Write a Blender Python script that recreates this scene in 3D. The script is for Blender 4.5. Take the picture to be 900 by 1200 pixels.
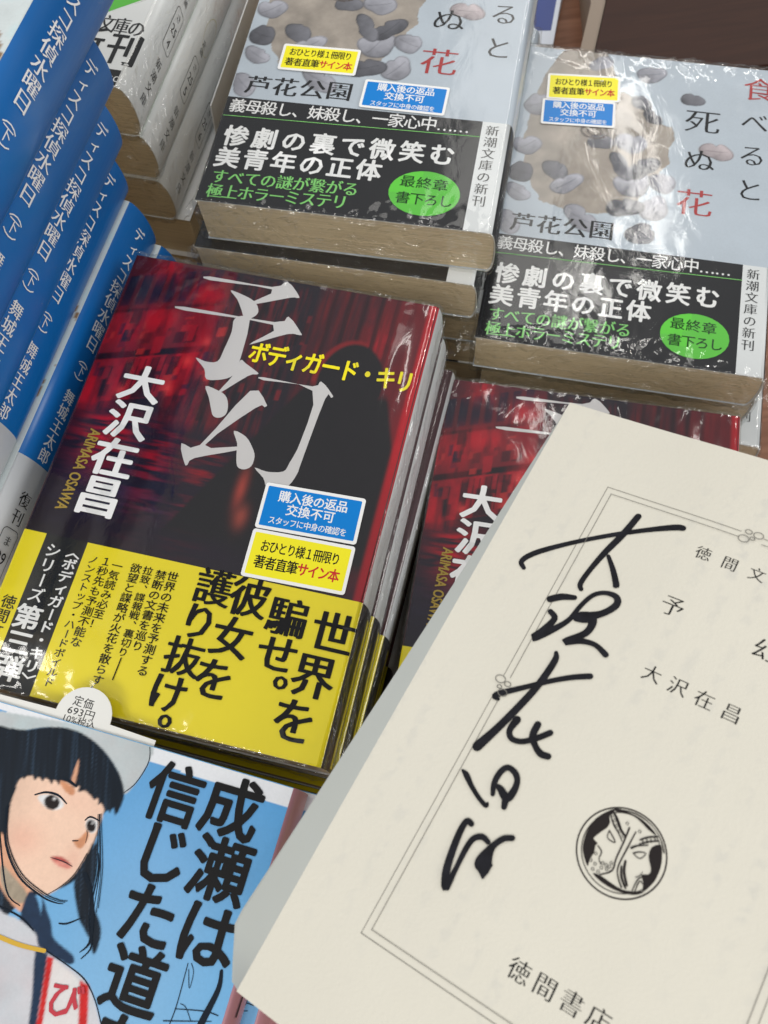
import bpy, math, random
import numpy as np
from mathutils import Vector, Matrix
from mathutils.geometry import tessellate_polygon

for o in list(bpy.data.objects): bpy.data.objects.remove(o)
S = bpy.context.scene
COL = S.collection
MM = 0.001
CAMZ = 409.0          # camera height above the table in mm

# ------------------------------------------------------------------ camera
cd = bpy.data.cameras.new('camera'); cam = bpy.data.objects.new('camera', cd); COL.objects.link(cam)
Rv, Uv, Fv = Vector((0.99063516,-0.12647301,-0.05144478)), Vector((0.13653567,0.91762551,0.37325786)), Vector((0,0.3767864,-0.92630017))
Mx = Matrix((( Rv.x,Uv.x,-Fv.x,0),(Rv.y,Uv.y,-Fv.y,0),(Rv.z,Uv.z,-Fv.z,CAMZ*MM),(0,0,0,1)))
cam.matrix_world = Mx
cd.sensor_fit = 'VERTICAL'; cd.sensor_height = 36; cd.lens = 36*1059.727/1200
cd.clip_start = 0.01; cd.clip_end = 20
cd.dof.use_dof = True; cd.dof.focus_distance = 0.262; cd.dof.aperture_fstop = 30
S.camera = cam

# ------------------------------------------------------------------ light
w = bpy.data.worlds.new('World'); S.world = w; w.use_nodes = True
w.node_tree.nodes['Background'].inputs[0].default_value = (0.93,0.96,1.0,1)
w.node_tree.nodes['Background'].inputs[1].default_value = 0.37
def lamp(name, loc, target, size, power, col):
    l = bpy.data.lights.new(name,'AREA'); l.shape='RECTANGLE'; l.size=size[0]; l.size_y=size[1]; l.energy=power; l.color=col
    o = bpy.data.objects.new(name,l); COL.objects.link(o); o.location=loc
    d = (Vector(target)-Vector(loc)); o.rotation_euler = d.to_track_quat('-Z','Y').to_euler()
    return o
WARM=(1,.97,.92)
lamp('ceiling_tube_lamp',(.87,2.3,1.95),(.87,2.3,0),(.09,1.6),5,WARM)
lamp('ceiling_and_fill_panel',(.62,2.25,2.0),(.3,1.2,.1),(.40,1.5),3.6,WARM)
lamp('ceiling_tube_lamp',(.53,1.22,1.95),(.3,.6,.1),(.06,.5),1.0,WARM)
lamp('ceiling_and_fill_panel',(-.7,-1.1,1.9),(0,.15,.1),(1.0,.5),18,(1,.965,.90))  # unseen front fill, added to brighten the page ends
lamp('ceiling_and_fill_panel',(.7,-.9,1.9),(0,.15,.1),(.9,.4),5,(1,.965,.90))  # second added front fill, unseen, kept weaker on the right
lamp('side_fill_light',(1.7,-.35,1.15),(-.05,.2,.15),(1.0,.7),12,(1,.98,.95))  # unseen side fill, added to lift the right-facing spines and page ends
lamp('ceiling_tube_lamp',(-1.5,.9,2.0),(0,.15,.1),(.12,1.4),6,WARM)
for _x,_y in ((-1.1,2.6),(1.6,1.0),(1.5,2.3),(-.95,.1),(.2,-.35),(-.3,-.6)):
    lamp('sparkle_fill_light',(_x,_y,2.0),(0,.15,.1),(.07,.07),2.0,WARM)  # unseen small lights, added to make the film sparkle

S.view_settings.view_transform='Standard'; S.view_settings.look='None'; S.view_settings.exposure=0.0; S.view_settings.gamma=1

# ------------------------------------------------------------------ materials
MATS={}
def principled(name, col, rough=.5, spec=.5, coat=0, bump=None, var=0.0, varscale=40):
    if name in MATS: return MATS[name]
    m=bpy.data.materials.new(name); m.use_nodes=True; nt=m.node_tree; b=nt.nodes['Principled BSDF']
    b.inputs['Base Color'].default_value=(*col,1); b.inputs['Roughness'].default_value=rough
    b.inputs['Specular IOR Level'].default_value=spec; b.inputs['Coat Weight'].default_value=coat; b.inputs['Coat Roughness'].default_value=.08
    if var or bump:
        tc=nt.nodes.new('ShaderNodeTexCoord')
    if var:
        n=nt.nodes.new('ShaderNodeTexNoise'); n.inputs['Scale'].default_value=varscale; n.inputs['Detail'].default_value=5
        nt.links.new(tc.outputs['Object'],n.inputs['Vector'])
        mx=nt.nodes.new('ShaderNodeMix'); mx.data_type='RGBA'
        mx.inputs['A'].default_value=(*[c*(1-var) for c in col],1); mx.inputs['B'].default_value=(*[min(1,c*(1+var)) for c in col],1)
        nt.links.new(n.outputs['Fac'],mx.inputs['Factor']); nt.links.new(mx.outputs['Result'],b.inputs['Base Color'])
    if bump:
        n2=nt.nodes.new('ShaderNodeTexNoise'); n2.inputs['Scale'].default_value=bump[0]; n2.inputs['Detail'].default_value=4
        nt.links.new(tc.outputs['Object'],n2.inputs['Vector'])
        bp=nt.nodes.new('ShaderNodeBump'); bp.inputs['Strength'].default_value=bump[1]; bp.inputs['Distance'].default_value=.0003
        nt.links.new(n2.outputs['Fac'],bp.inputs['Height']); nt.links.new(bp.outputs['Normal'],b.inputs['Normal'])
    MATS[name]=m; return m
def vcol_mat(name, rough=.42, grain=0.0, gscale=1500):
    if name in MATS: return MATS[name]
    m=bpy.data.materials.new(name); m.use_nodes=True; nt=m.node_tree; b=nt.nodes['Principled BSDF']
    a=nt.nodes.new('ShaderNodeAttribute'); a.attribute_name='Col'
    src=a.outputs['Color']
    if grain:
        tc=nt.nodes.new('ShaderNodeTexCoord'); n=nt.nodes.new('ShaderNodeTexNoise'); n.inputs['Scale'].default_value=gscale; n.inputs['Detail'].default_value=2
        nt.links.new(tc.outputs['Object'],n.inputs['Vector'])
        mr=nt.nodes.new('ShaderNodeMapRange'); mr.inputs['To Min'].default_value=1-grain; mr.inputs['To Max'].default_value=1+grain
        nt.links.new(n.outputs['Fac'],mr.inputs['Value'])
        v=nt.nodes.new('ShaderNodeVectorMath'); v.operation='SCALE'; nt.links.new(src,v.inputs[0]); nt.links.new(mr.outputs['Result'],v.inputs['Scale']); src=v.outputs[0]
    nt.links.new(src,b.inputs['Base Color']); b.inputs['Roughness'].default_value=rough; b.inputs['Specular IOR Level'].default_value=.16
    MATS[name]=m; return m
def pages_mat(name, col, freq=4200, along='Z'):
    """trimmed page edges: many fine parallel leaves"""
    if name in MATS: return MATS[name]
    m=bpy.data.materials.new(name); m.use_nodes=True; nt=m.node_tree; b=nt.nodes['Principled BSDF']
    tc=nt.nodes.new('ShaderNodeTexCoord'); mp=nt.nodes.new('ShaderNodeMapping'); mp.inputs['Scale'].default_value=(5,5,freq)
    nt.links.new(tc.outputs['Object'],mp.inputs['Vector'])
    n=nt.nodes.new('ShaderNodeTexNoise'); n.inputs['Scale'].default_value=1; n.inputs['Detail'].default_value=3; nt.links.new(mp.outputs[0],n.inputs['Vector'])
    n3=nt.nodes.new('ShaderNodeTexNoise'); n3.inputs['Scale'].default_value=45; n3.inputs['Detail'].default_value=3; nt.links.new(tc.outputs['Object'],n3.inputs['Vector'])
    r=nt.nodes.new('ShaderNodeValToRGB'); r.color_ramp.elements[0].position=.3; r.color_ramp.elements[0].color=(*[c*.80 for c in col],1); r.color_ramp.elements[1].position=.7; r.color_ramp.elements[1].color=(*[c*1.12 for c in col],1)
    nt.links.new(n.outputs['Fac'],r.inputs[0])
    mx=nt.nodes.new('ShaderNodeMix'); mx.data_type='RGBA'; mx.blend_type='MULTIPLY'; mx.inputs['Factor'].default_value=.2
    nt.links.new(r.outputs[0],mx.inputs['A']); nt.links.new(n3.outputs['Fac'],mx.inputs['B'])
    nt.links.new(mx.outputs['Result'],b.inputs['Base Color'])
    bp=nt.nodes.new('ShaderNodeBump'); bp.inputs['Strength'].default_value=.35; bp.inputs['Distance'].default_value=.0002; nt.links.new(n.outputs['Fac'],bp.inputs['Height']); nt.links.new(bp.outputs[0],b.inputs['Normal'])
    b.inputs['Roughness'].default_value=.8
    MATS[name]=m; return m
def film_mat(name='clear_shrink_film',scale=90,strength=.09,rough=.09,dist=.0012,facets=False):
    if name in MATS: return MATS[name]
    m=bpy.data.materials.new(name); m.use_nodes=True; nt=m.node_tree
    for n in list(nt.nodes): nt.nodes.remove(n)
    out=nt.nodes.new('ShaderNodeOutputMaterial'); mix=nt.nodes.new('ShaderNodeMixShader'); tr=nt.nodes.new('ShaderNodeBsdfTransparent'); gl=nt.nodes.new('ShaderNodeBsdfGlossy')
    tr.inputs[0].default_value=(.965,.97,.965,1); gl.inputs['Roughness'].default_value=rough
    tc=nt.nodes.new('ShaderNodeTexCoord'); n=nt.nodes.new('ShaderNodeTexNoise'); n.inputs['Scale'].default_value=scale; n.inputs['Detail'].default_value=4; n.inputs['Distortion'].default_value=1.2
    mp=nt.nodes.new('ShaderNodeMapping'); mp.inputs['Scale'].default_value=(1.0,.55,1.3); nt.links.new(tc.outputs['Object'],mp.inputs['Vector']); nt.links.new(mp.outputs[0],n.inputs['Vector'])
    bp=nt.nodes.new('ShaderNodeBump'); bp.inputs['Strength'].default_value=strength; bp.inputs['Distance'].default_value=dist
    nt.links.new(n.outputs['Fac'],bp.inputs['Height'])
    if facets:   # crumpled film: flat facets meeting in sharp creases
        vo=nt.nodes.new('ShaderNodeTexVoronoi'); vo.inputs['Scale'].default_value=scale; nt.links.new(mp.outputs[0],vo.inputs['Vector'])
        n.inputs['Scale'].default_value=60; ad=nt.nodes.new('ShaderNodeMath'); ad.operation='MULTIPLY_ADD'; ad.inputs[1].default_value=.9
        dn=nt.nodes.new('ShaderNodeMixRGB'); dn.inputs[0].default_value=.018; nt.links.new(mp.outputs[0],dn.inputs[1]); nt.links.new(n.outputs['Color'],dn.inputs[2]); nt.links.new(dn.outputs[0],vo.inputs['Vector'])
        nt.links.new(vo.outputs['Distance'],ad.inputs[0]); nt.links.new(n.outputs['Fac'],ad.inputs[2]); nt.links.new(ad.outputs[0],bp.inputs['Height'])
    nt.links.new(bp.outputs[0],gl.inputs['Normal'])
    # Schlick reflectance, the same from either side of the thin film
    ge=nt.nodes.new('ShaderNodeNewGeometry'); dt=nt.nodes.new('ShaderNodeVectorMath'); dt.operation='DOT_PRODUCT'
    nt.links.new(bp.outputs[0],dt.inputs[0]); nt.links.new(ge.outputs['Incoming'],dt.inputs[1])
    def mth(op,a,b=None,c=None):
        q=nt.nodes.new('ShaderNodeMath'); q.operation=op
        for i,x in enumerate((a,b,c)):
            if x is None: continue
            if isinstance(x,(int,float)): q.inputs[i].default_value=x
            else: nt.links.new(x,q.inputs[i])
        q.use_clamp=True if op!='ABSOLUTE' else False
        return q.outputs[0]
    ab=mth('ABSOLUTE',dt.outputs['Value']); inv=mth('SUBTRACT',1.0,ab); p5=mth('POWER',inv,5.0); fac=mth('MULTIPLY_ADD',p5,.22 if facets else .60,.11 if facets else .075)
    nt.links.new(fac,mix.inputs[0]); nt.links.new(tr.outputs[0],mix.inputs[1]); nt.links.new(gl.outputs[0],mix.inputs[2]); nt.links.new(mix.outputs[0],out.inputs[0])
    MATS[name]=m; return m
INK={'K':(.012,.012,.013),'W':(.82,.82,.82),'Y':(.86,.74,.01),'G':(.36,.25,.05),'R':(.42,.03,.03),'N':(.22,.62,.16),'D':(.02,.06,.02),'P':(.5,.03,.05),
 'title':(.62,.60,.60),'red':(.55,.02,.02),'stickB':(.0,.20,.62),'stickY':(.88,.80,.02),'white':(.83,.83,.82),'green':(.11,.55,.05),'obiY':(.84,.70,.012),'obiK':(.022,.022,.022),
 'cap':(.50,.55,.57),'hair':(.006,.012,.022),'skin':(.84,.585,.45),'skin2':(.68,.36,.23),'neck':(.35,.29,.22),'navy':(.012,.03,.07),'blush':(.80,.475,.345),'shade':(.62,.28,.15),
 'lip':(.45,.09,.08),'lip2':(.72,.27,.22),'eyew':(.75,.75,.76),'iris':(.014,.010,.010),'shirt':(.58,.58,.62),'sash':(.70,.68,.68),'pink':(.5,.16,.18),'gold':(.62,.38,.03),
 'ghost':(.66,.65,.585),'line':(.18,.17,.15),'emb':(.022,.018,.018),'sign':(.012,.012,.018),'spineW':(.72,.74,.75),'grey':(.5,.5,.5),'brown':(.22,.13,.07),'band48':(.018,.018,.02)}
def ink(k, rough=.45):
    return principled('ink_'+k, INK[k], rough, .12 if sum(INK[k])<.3 else .35)

# ------------------------------------------------------------------ objects
def link(name, me, parent=None, mats=(), smooth=False):
    o=bpy.data.objects.new(name,me); COL.objects.link(o)
    if parent is not None: o.parent=parent
    if mats and not me.materials:
        for m in mats: me.materials.append(m)
    if smooth: me.polygons.foreach_set('use_smooth',[True]*len(me.polygons))
    return o
def mesh(name, vs, fs, mats, parent=None, smooth=False, mi=None):
    me=bpy.data.meshes.new(name); me.from_pydata([tuple(c*MM for c in v) for v in vs],[],[tuple(f) for f in fs]); 
    for m in mats: me.materials.append(m)
    if mi is not None: me.polygons.foreach_set('material_index',mi)
    if smooth: me.polygons.foreach_set('use_smooth',[True]*len(me.polygons))
    me.update()
    return link(name,me,parent)
def empty(name, label, cat, group=None):
    o=bpy.data.objects.new(name,None); COL.objects.link(o); o.empty_display_size=.01
    o['label']=label; o['category']=cat
    if group: o['group']=group
    return o
def tag(o,label=None,cat=None,group=None,kind=None):
    for k,v in (('label',label),('category',cat),('group',group),('kind',kind)):
        if v: o[k]=v
    return o
def copy_tree(o, parent=None, skip=()):
    c=o.copy(); COL.objects.link(c); c.parent=parent
    for ch in list(o.children):
        if ch.name.split('.')[0] in skip: continue
        copy_tree(ch,c,skip)
    return c

# ------------------------------------------------------------------ book section
class Sec:
    """cross-section of a paperback: flat front from u=0, round spine on the right, flat back"""
    def __init__(s,W,T,r=1.6,bulge=.0,n=2.2,skew=0.0):
        s.W,s.T,s.r,s.b,s.n=W,T,r,bulge,n
        pts=[(0,T),(W*.25,T),(W*.5,T),(W*.75,T),(W-r,T)]
        K=18
        for i in range(1,K):
            th=math.pi/2-math.pi*i/K
            sz=math.copysign(abs(math.sin(th))**(2/n),math.sin(th)); cx=abs(math.cos(th))**(2/n)
            pts.append((W-r+(r+bulge)*cx, T/2+T/2*sz))
        pts+=[(W-r,0),(W*.5,0),(0,0)]
        s.p=np.array(pts); s.p[:,0]+=skew*(1-s.p[:,1]/T); d=np.linalg.norm(np.diff(s.p,axis=0),axis=1); s.L=np.concatenate([[0],np.cumsum(d)])
        tg=np.gradient(s.p,axis=0); tg/=np.linalg.norm(tg,axis=1)[:,None]
        s.nrm=np.stack([-tg[:,1],tg[:,0]],1)   # outward
        s.nrm[:5]=(0,1); s.nrm[-3:]=(0,-1)
        s.len=s.L[-1]; s.front=s.L[4]; s.spine_mid=(s.L[4]+s.L[-3])/2; s.back=s.L[-3]
    def at(s,a,off=0):
        x=np.interp(a,s.L,s.p[:,0]); z=np.interp(a,s.L,s.p[:,1]); nx=np.interp(a,s.L,s.nrm[:,0]); nz=np.interp(a,s.L,s.nrm[:,1])
        return x+nx*off, z+nz*off
def sheet(name, sec, a0,a1, v0,v1, off, th, mats, parent, mi_breaks=None, smooth=True):
    """paper sheet of thickness th wrapped round the section, from arc a0 to a1"""
    ts=sorted(set([a0,a1]+[a for a in sec.L if a0<a<a1]+[b for b in (mi_breaks or []) if a0<b<a1]))
    vs=[];fs=[];mi=[]
    for a in ts:
        for o_,v in ((off+th,v0),(off+th,v1),(off,v1),(off,v0)):
            x,z=sec.at(a,o_); vs.append((x,v,z))
    n=len(ts)
    for i in range(n-1):
        b=4*i; c=b+4; am=(ts[i]+ts[i+1])/2
        m=0
        if mi_breaks: m=sum(1 for q in mi_breaks if am>q)
        for k in range(4):
            fs.append((b+k,c+k,c+(k+1)%4,b+(k+1)%4)); mi.append(len(mats) if k in (1,3) else m)
    fs.append((0,1,2,3)); fs.append((4*n-4,4*n-1,4*n-2,4*n-3)); mi+=[len(mats)]*2
    o=mesh(name,vs,fs,list(mats)+[principled('raw_paper_edge',(.62,.58,.50),.7)],parent,False,mi)
    sm=[False]*len(fs)
    for i in range(n-1):
        if ts[i]>=sec.front-1e-6 and ts[i+1]<=sec.back+1e-6:
            sm[4*i]=True; sm[4*i+2]=True
    o.data.polygons.foreach_set('use_smooth',sm)
    return o
def block(sec, H, mat, parent, ins=.25, seed=0):
    """page block, ends slightly uneven"""
    rnd=random.Random(seed)
    s2=sec
    ring=[]
    for a in s2.L: 
        x,z=s2.at(a,-ins); ring.append((max(x,.45),z))
    n=len(ring); vs=[];fs=[]
    for v in (.5,H-.5):
        for x,z in ring: vs.append((x,v,z))
    for i in range(n): fs.append((i,i+n,(i+1)%n+n,(i+1)%n))
    fs.append(tuple(range(n))); fs.append(tuple(range(2*n-1,n-1,-1)))
    return mesh('page_block',vs,fs,[mat],parent)

# ------------------------------------------------------------------ glyphs
GL={}
def ringo(r,ry=None,n=8): return tuple((r*math.cos(2*math.pi*k/n),(ry if ry is not None else r)*math.sin(2*math.pi*k/n)) for k in range(n))
OFFS={'m1':-.013,'m2':-.006,'s1':-.004}
SME={'n':((0,0),),'b0':((-.006,0),(.006,0)),'s1':((-.014,0),(.014,0)),'b1':ringo(.012,.009,4),'b2':ringo(.019,.015,6),'b3':ringo(.030,.022),'b4':ringo(.024,.022),
 'm1':((-.016,0),(0,0),(.016,0)),'m2':((-.026,0),(0,0),(.026,0)),'m3':ringo(.026,.007,6)}
def glyphs(items):
    tmp=[]
    for ch,st in items:
        if (ch,st) in GL or ch in ' 　': continue
        c=bpy.data.curves.new('t','FONT'); c.body=ch; c.size=1; c.resolution_u=2 if len(ch)==1 else 3; c.fill_mode='BOTH'; c.offset=OFFS.get(st,0)
        o=bpy.data.objects.new('t',c); COL.objects.link(o); tmp.append(((ch,st),o,c))
    bpy.context.view_layer.update(); dg=bpy.context.evaluated_depsgraph_get()
    for k,o,c in tmp:
        me=bpy.data.meshes.new_from_object(o.evaluated_get(dg))
        n=len(me.vertices); co=np.empty(n*3); me.vertices.foreach_get('co',co); co=co.reshape(-1,3)[:,:2]
        GL[k]=(co,[tuple(p.vertices) for p in me.polygons]); bpy.data.meshes.remove(me)
    for k,o,c in tmp: bpy.data.objects.remove(o); bpy.data.curves.remove(c)
class Art:
    """collects flat print (glyphs, polygons, strokes) per ink, each layer a hair above the last"""
    def __init__(s): s.v=[];s.f=[];s.m=[];s.mats=[];s.h=[]; s.z=0.0
    def _mi(s,mat):
        if mat not in s.mats: s.mats.append(mat)
        return s.mats.index(mat)
    def add(s,pts,faces,mat,z=None):
        b=len(s.v); z=s.z if z is None else z
        s.v+= [(float(p[0]),float(p[1])) for p in pts]; s.h+=[z+(p[2] if len(p)>2 else 0) for p in pts]
        i=s._mi(mat)
        for f in faces: s.f.append(tuple(b+k for k in f)); s.m.append(i)
    def poly(s,pts,mat,smooth=0):
        P=[Vector((p[0],p[1],0)) for p in pts]
        if smooth: P=[Vector((*q,0)) for q in crom([(p.x,p.y) for p in P],smooth,True)]
        fs=tessellate_polygon([P]); s.add([(p.x,p.y) for p in P],fs,mat); s.z+=.004
    def circle(s,u,v,ru,rv,mat,n=28,rot=0):
        c,d=math.cos(rot),math.sin(rot)
        s.poly([(u+ru*math.cos(t)*c-rv*math.sin(t)*d,v+ru*math.cos(t)*d+rv*math.sin(t)*c) for t in [2*math.pi*k/n for k in range(n)]],mat)
    def rect(s,u0,v0,u1,v1,mat): s.poly([(u0,v0),(u1,v0),(u1,v1),(u0,v1)],mat)
    def stroke(s,pts,mat,sub=6,dz=.0006):
        P=crom(pts,sub,False); n=len(P); L=[];
        for i,(x,y,w_) in enumerate(P):
            a=P[max(i-1,0)];b=P[min(i+1,n-1)]; dx,dy=b[0]-a[0],b[1]-a[1]; l=math.hypot(dx,dy) or 1
            nx,ny=-dy/l*w_/2,dx/l*w_/2; L.append(((x+nx,y+ny),(x-nx,y-ny)))
        for i in range(n-1):
            s.z+=dz
            s.add([L[i][0]+(0,),L[i][1]+(0,),L[i+1][1]+(dz,),L[i+1][0]+(dz,)],[(0,1,2,3)],mat)
        for k in (0,n-1):
            s.z+=dz; x,y,w_=P[k]; s.add([(x+w_/2*math.cos(t),y+w_/2*math.sin(t)) for t in [2*math.pi*j/12 for j in range(12)]],[tuple(range(12))],mat)
        s.z+=.002
    def glyph(s,ch,st,cx,cy,w,h,mat,rot=0,whole=False):
        if ch in ' 　': return
        co,fs=GL[(ch,st)]
        if not len(co): return
        if whole:
            lo,hi=co.min(0),co.max(0); q=(co-(lo+hi)/2)/(hi-lo)
        elif ord(ch[0])<0x250:
            lo,hi=co.min(0),co.max(0); q=co-np.array([(lo[0]+hi[0])/2,.36])
        else: q=co-np.array([EMX,EMY])
        for k,(dx,dy) in enumerate(SME[st]):
            x=q[:,0]*w+dx*(w if not whole else h); y=q[:,1]*h+dy*h
            c,d=math.cos(rot),math.sin(rot)
            s.add(np.stack([cx+x*c-y*d,cy+x*d+y*c],1),fs,mat,s.z+k*.0025)
    def run(s,r,col=None,sc=1):
        t,u0,v0,u1,v1,w,h,st,c,mode=r; mat=ink(col or c); n=len(t)
        if mode=='r':
            glyphs([(t,st)]); L=math.hypot(u1-u0,v1-v0)*(n/(n-1)); ang=math.atan2(v1-v0,u1-u0)
            s.glyph(t,st,(u0+u1)/2,(v0+v1)/2,L,w*.86,mat,ang,True); s.z+=.02; return
        if mode=='S':
            glyphs([(t,st)]); s.glyph(t,st,(u0+u1)/2,(v0+v1)/2,w,h,mat,0,True); s.z+=.02; return
        glyphs([(ch,st) for ch in t])
        if n>1:
            pitch=math.hypot(u1-u0,v1-v0)/(n-1)
            if mode=='v': h=min(h,pitch*(1.10 if w>10 else 1.0)); w=min(w,h*1.16)
            else: w=min(w,pitch*1.10)
        for i,ch in enumerate(t):
            f=i/(n-1) if n>1 else 0
            cx,cy=u0+(u1-u0)*f,v0+(v1-v0)*f; rot=0; ww,hh=w,h
            if mode=='v':
                if ch in 'ー〈〉（）—…': rot=-math.pi/2; ww,hh=h,w
                if ch in '、。': cx+=.55*w; cy+=.55*h
                if ch in 'ァィゥェォッャュョ': cx+=.08*w; cy+=.06*h
            elif ch=='…': cy+=0
            s.glyph(ch,st,cx,cy,ww,hh,mat,rot)
        s.z+=.02
    def build(s,name,parent,fmap,base=.06):
        vs=[fmap(u,v,base+h) for (u,v),h in zip(s.v,s.h)]
        return mesh(name,vs,s.f,s.mats,parent,False,s.m)
def crom(P,sub,closed):
    n=len(P); out=[]; g=lambda i: P[i%n] if closed else P[min(max(i,0),n-1)]
    for i in range(n if closed else n-1):
        p0,p1,p2,p3=g(i-1),g(i),g(i+1),g(i+2)
        for k in range(sub):
            t=k/sub; out.append(tuple(.5*((2*b)+(-a+c)*t+(2*a-5*b+4*c-d)*t*t+(-a+3*b-3*c+d)*t**3) for a,b,c,d in zip(p0,p1,p2,p3)))
    if not closed: out.append(tuple(P[-1]))
    return out
glyphs([('国','n')]); _c=GL[('国','n')][0]; EMX,EMY=float((_c[:,0].min()+_c[:,0].max())/2),float((_c[:,1].min()+_c[:,1].max())/2)
EMW=float(_c[:,0].max()-_c[:,0].min()); print('EM',EMX,EMY,EMW)

# ------------------------------------------------------------------ numpy painting -> vertex colours
def vnoise(U,V,su,sv,seed,oct=3):
    rs=np.random.RandomState(seed); out=0;amp=1;tot=0
    for o in range(oct):
        g=rs.rand(257,257); x=(U/su*2**o)%256; y=(V/sv*2**o)%256; i=x.astype(int); j=y.astype(int); fx=x-i; fy=y-j; fx=fx*fx*(3-2*fx); fy=fy*fy*(3-2*fy)
        out=out+amp*((g[i,j]*(1-fx)+g[i+1,j]*fx)*(1-fy)+(g[i,j+1]*(1-fx)+g[i+1,j+1]*fx)*fy); tot+=amp; amp*=.5
    return out/tot
def ell(U,V,cu,cv,ru,rv): return np.exp(-(((U-cu)/ru)**2+((V-cv)/rv)**2))
def inside(U,V,poly):
    r=np.zeros(U.shape,bool); n=len(poly)
    for i in range(n):
        x0,y0=poly[i][:2];x1,y1=poly[(i+1)%n][:2]
        if y0==y1: continue
        r^=((V>y0)!=(V>y1))&(U<(x1-x0)*(V-y0)/(y1-y0)+x0)
    return r
def cover_of(U,V,poly,e=.19):
    return sum(inside(U+a,V+b,poly).astype(float) for a in (-e*.66,0,e*.66) for b in (-e*.66,0,e*.66))/9
def paint(name,a0,a1,v0,v1,res,fn,mat,parent,fmap,off=.04):
    nu=int((a1-a0)/res)+1; nv=int((v1-v0)/res)+1
    us=np.linspace(a0,a1,nu); vv=np.linspace(v0,v1,nv); U,V=np.meshgrid(us,vv)
    C=np.clip(fn(U,V),0,1)
    P=[fmap(float(u),0,off) for u in us]
    vs=np.zeros((nv,nu,3)); vs[:,:,0]=[p[0] for p in P]; vs[:,:,2]=[p[2] for p in P]; vs[:,:,1]=vv[:,None]
    idx=np.arange(nu*nv).reshape(nv,nu); q=np.stack([idx[:-1,:-1],idx[:-1,1:],idx[1:,1:],idx[1:,:-1]],-1).reshape(-1,4)
    me=bpy.data.meshes.new(name); me.vertices.add(nu*nv); me.vertices.foreach_set('co',(vs*MM).ravel()); me.loops.add(q.size); me.loops.foreach_set('vertex_index',q.ravel().astype(np.int32))
    me.polygons.add(len(q)); me.polygons.foreach_set('loop_start',np.arange(0,q.size,4,dtype=np.int32)); me.polygons.foreach_set('loop_total',np.full(len(q),4,dtype=np.int32)) if False else None
    me.update(calc_edges=True); me.materials.append(mat)
    at=me.color_attributes.new('Col','FLOAT_COLOR','POINT'); c4=np.ones((nv*nu,4)); c4[:,:3]=C.reshape(-1,3); at.data.foreach_set('color',c4.ravel())
    me.polygons.foreach_set('use_smooth',[True]*len(q))
    return link(name,me,parent)

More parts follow.
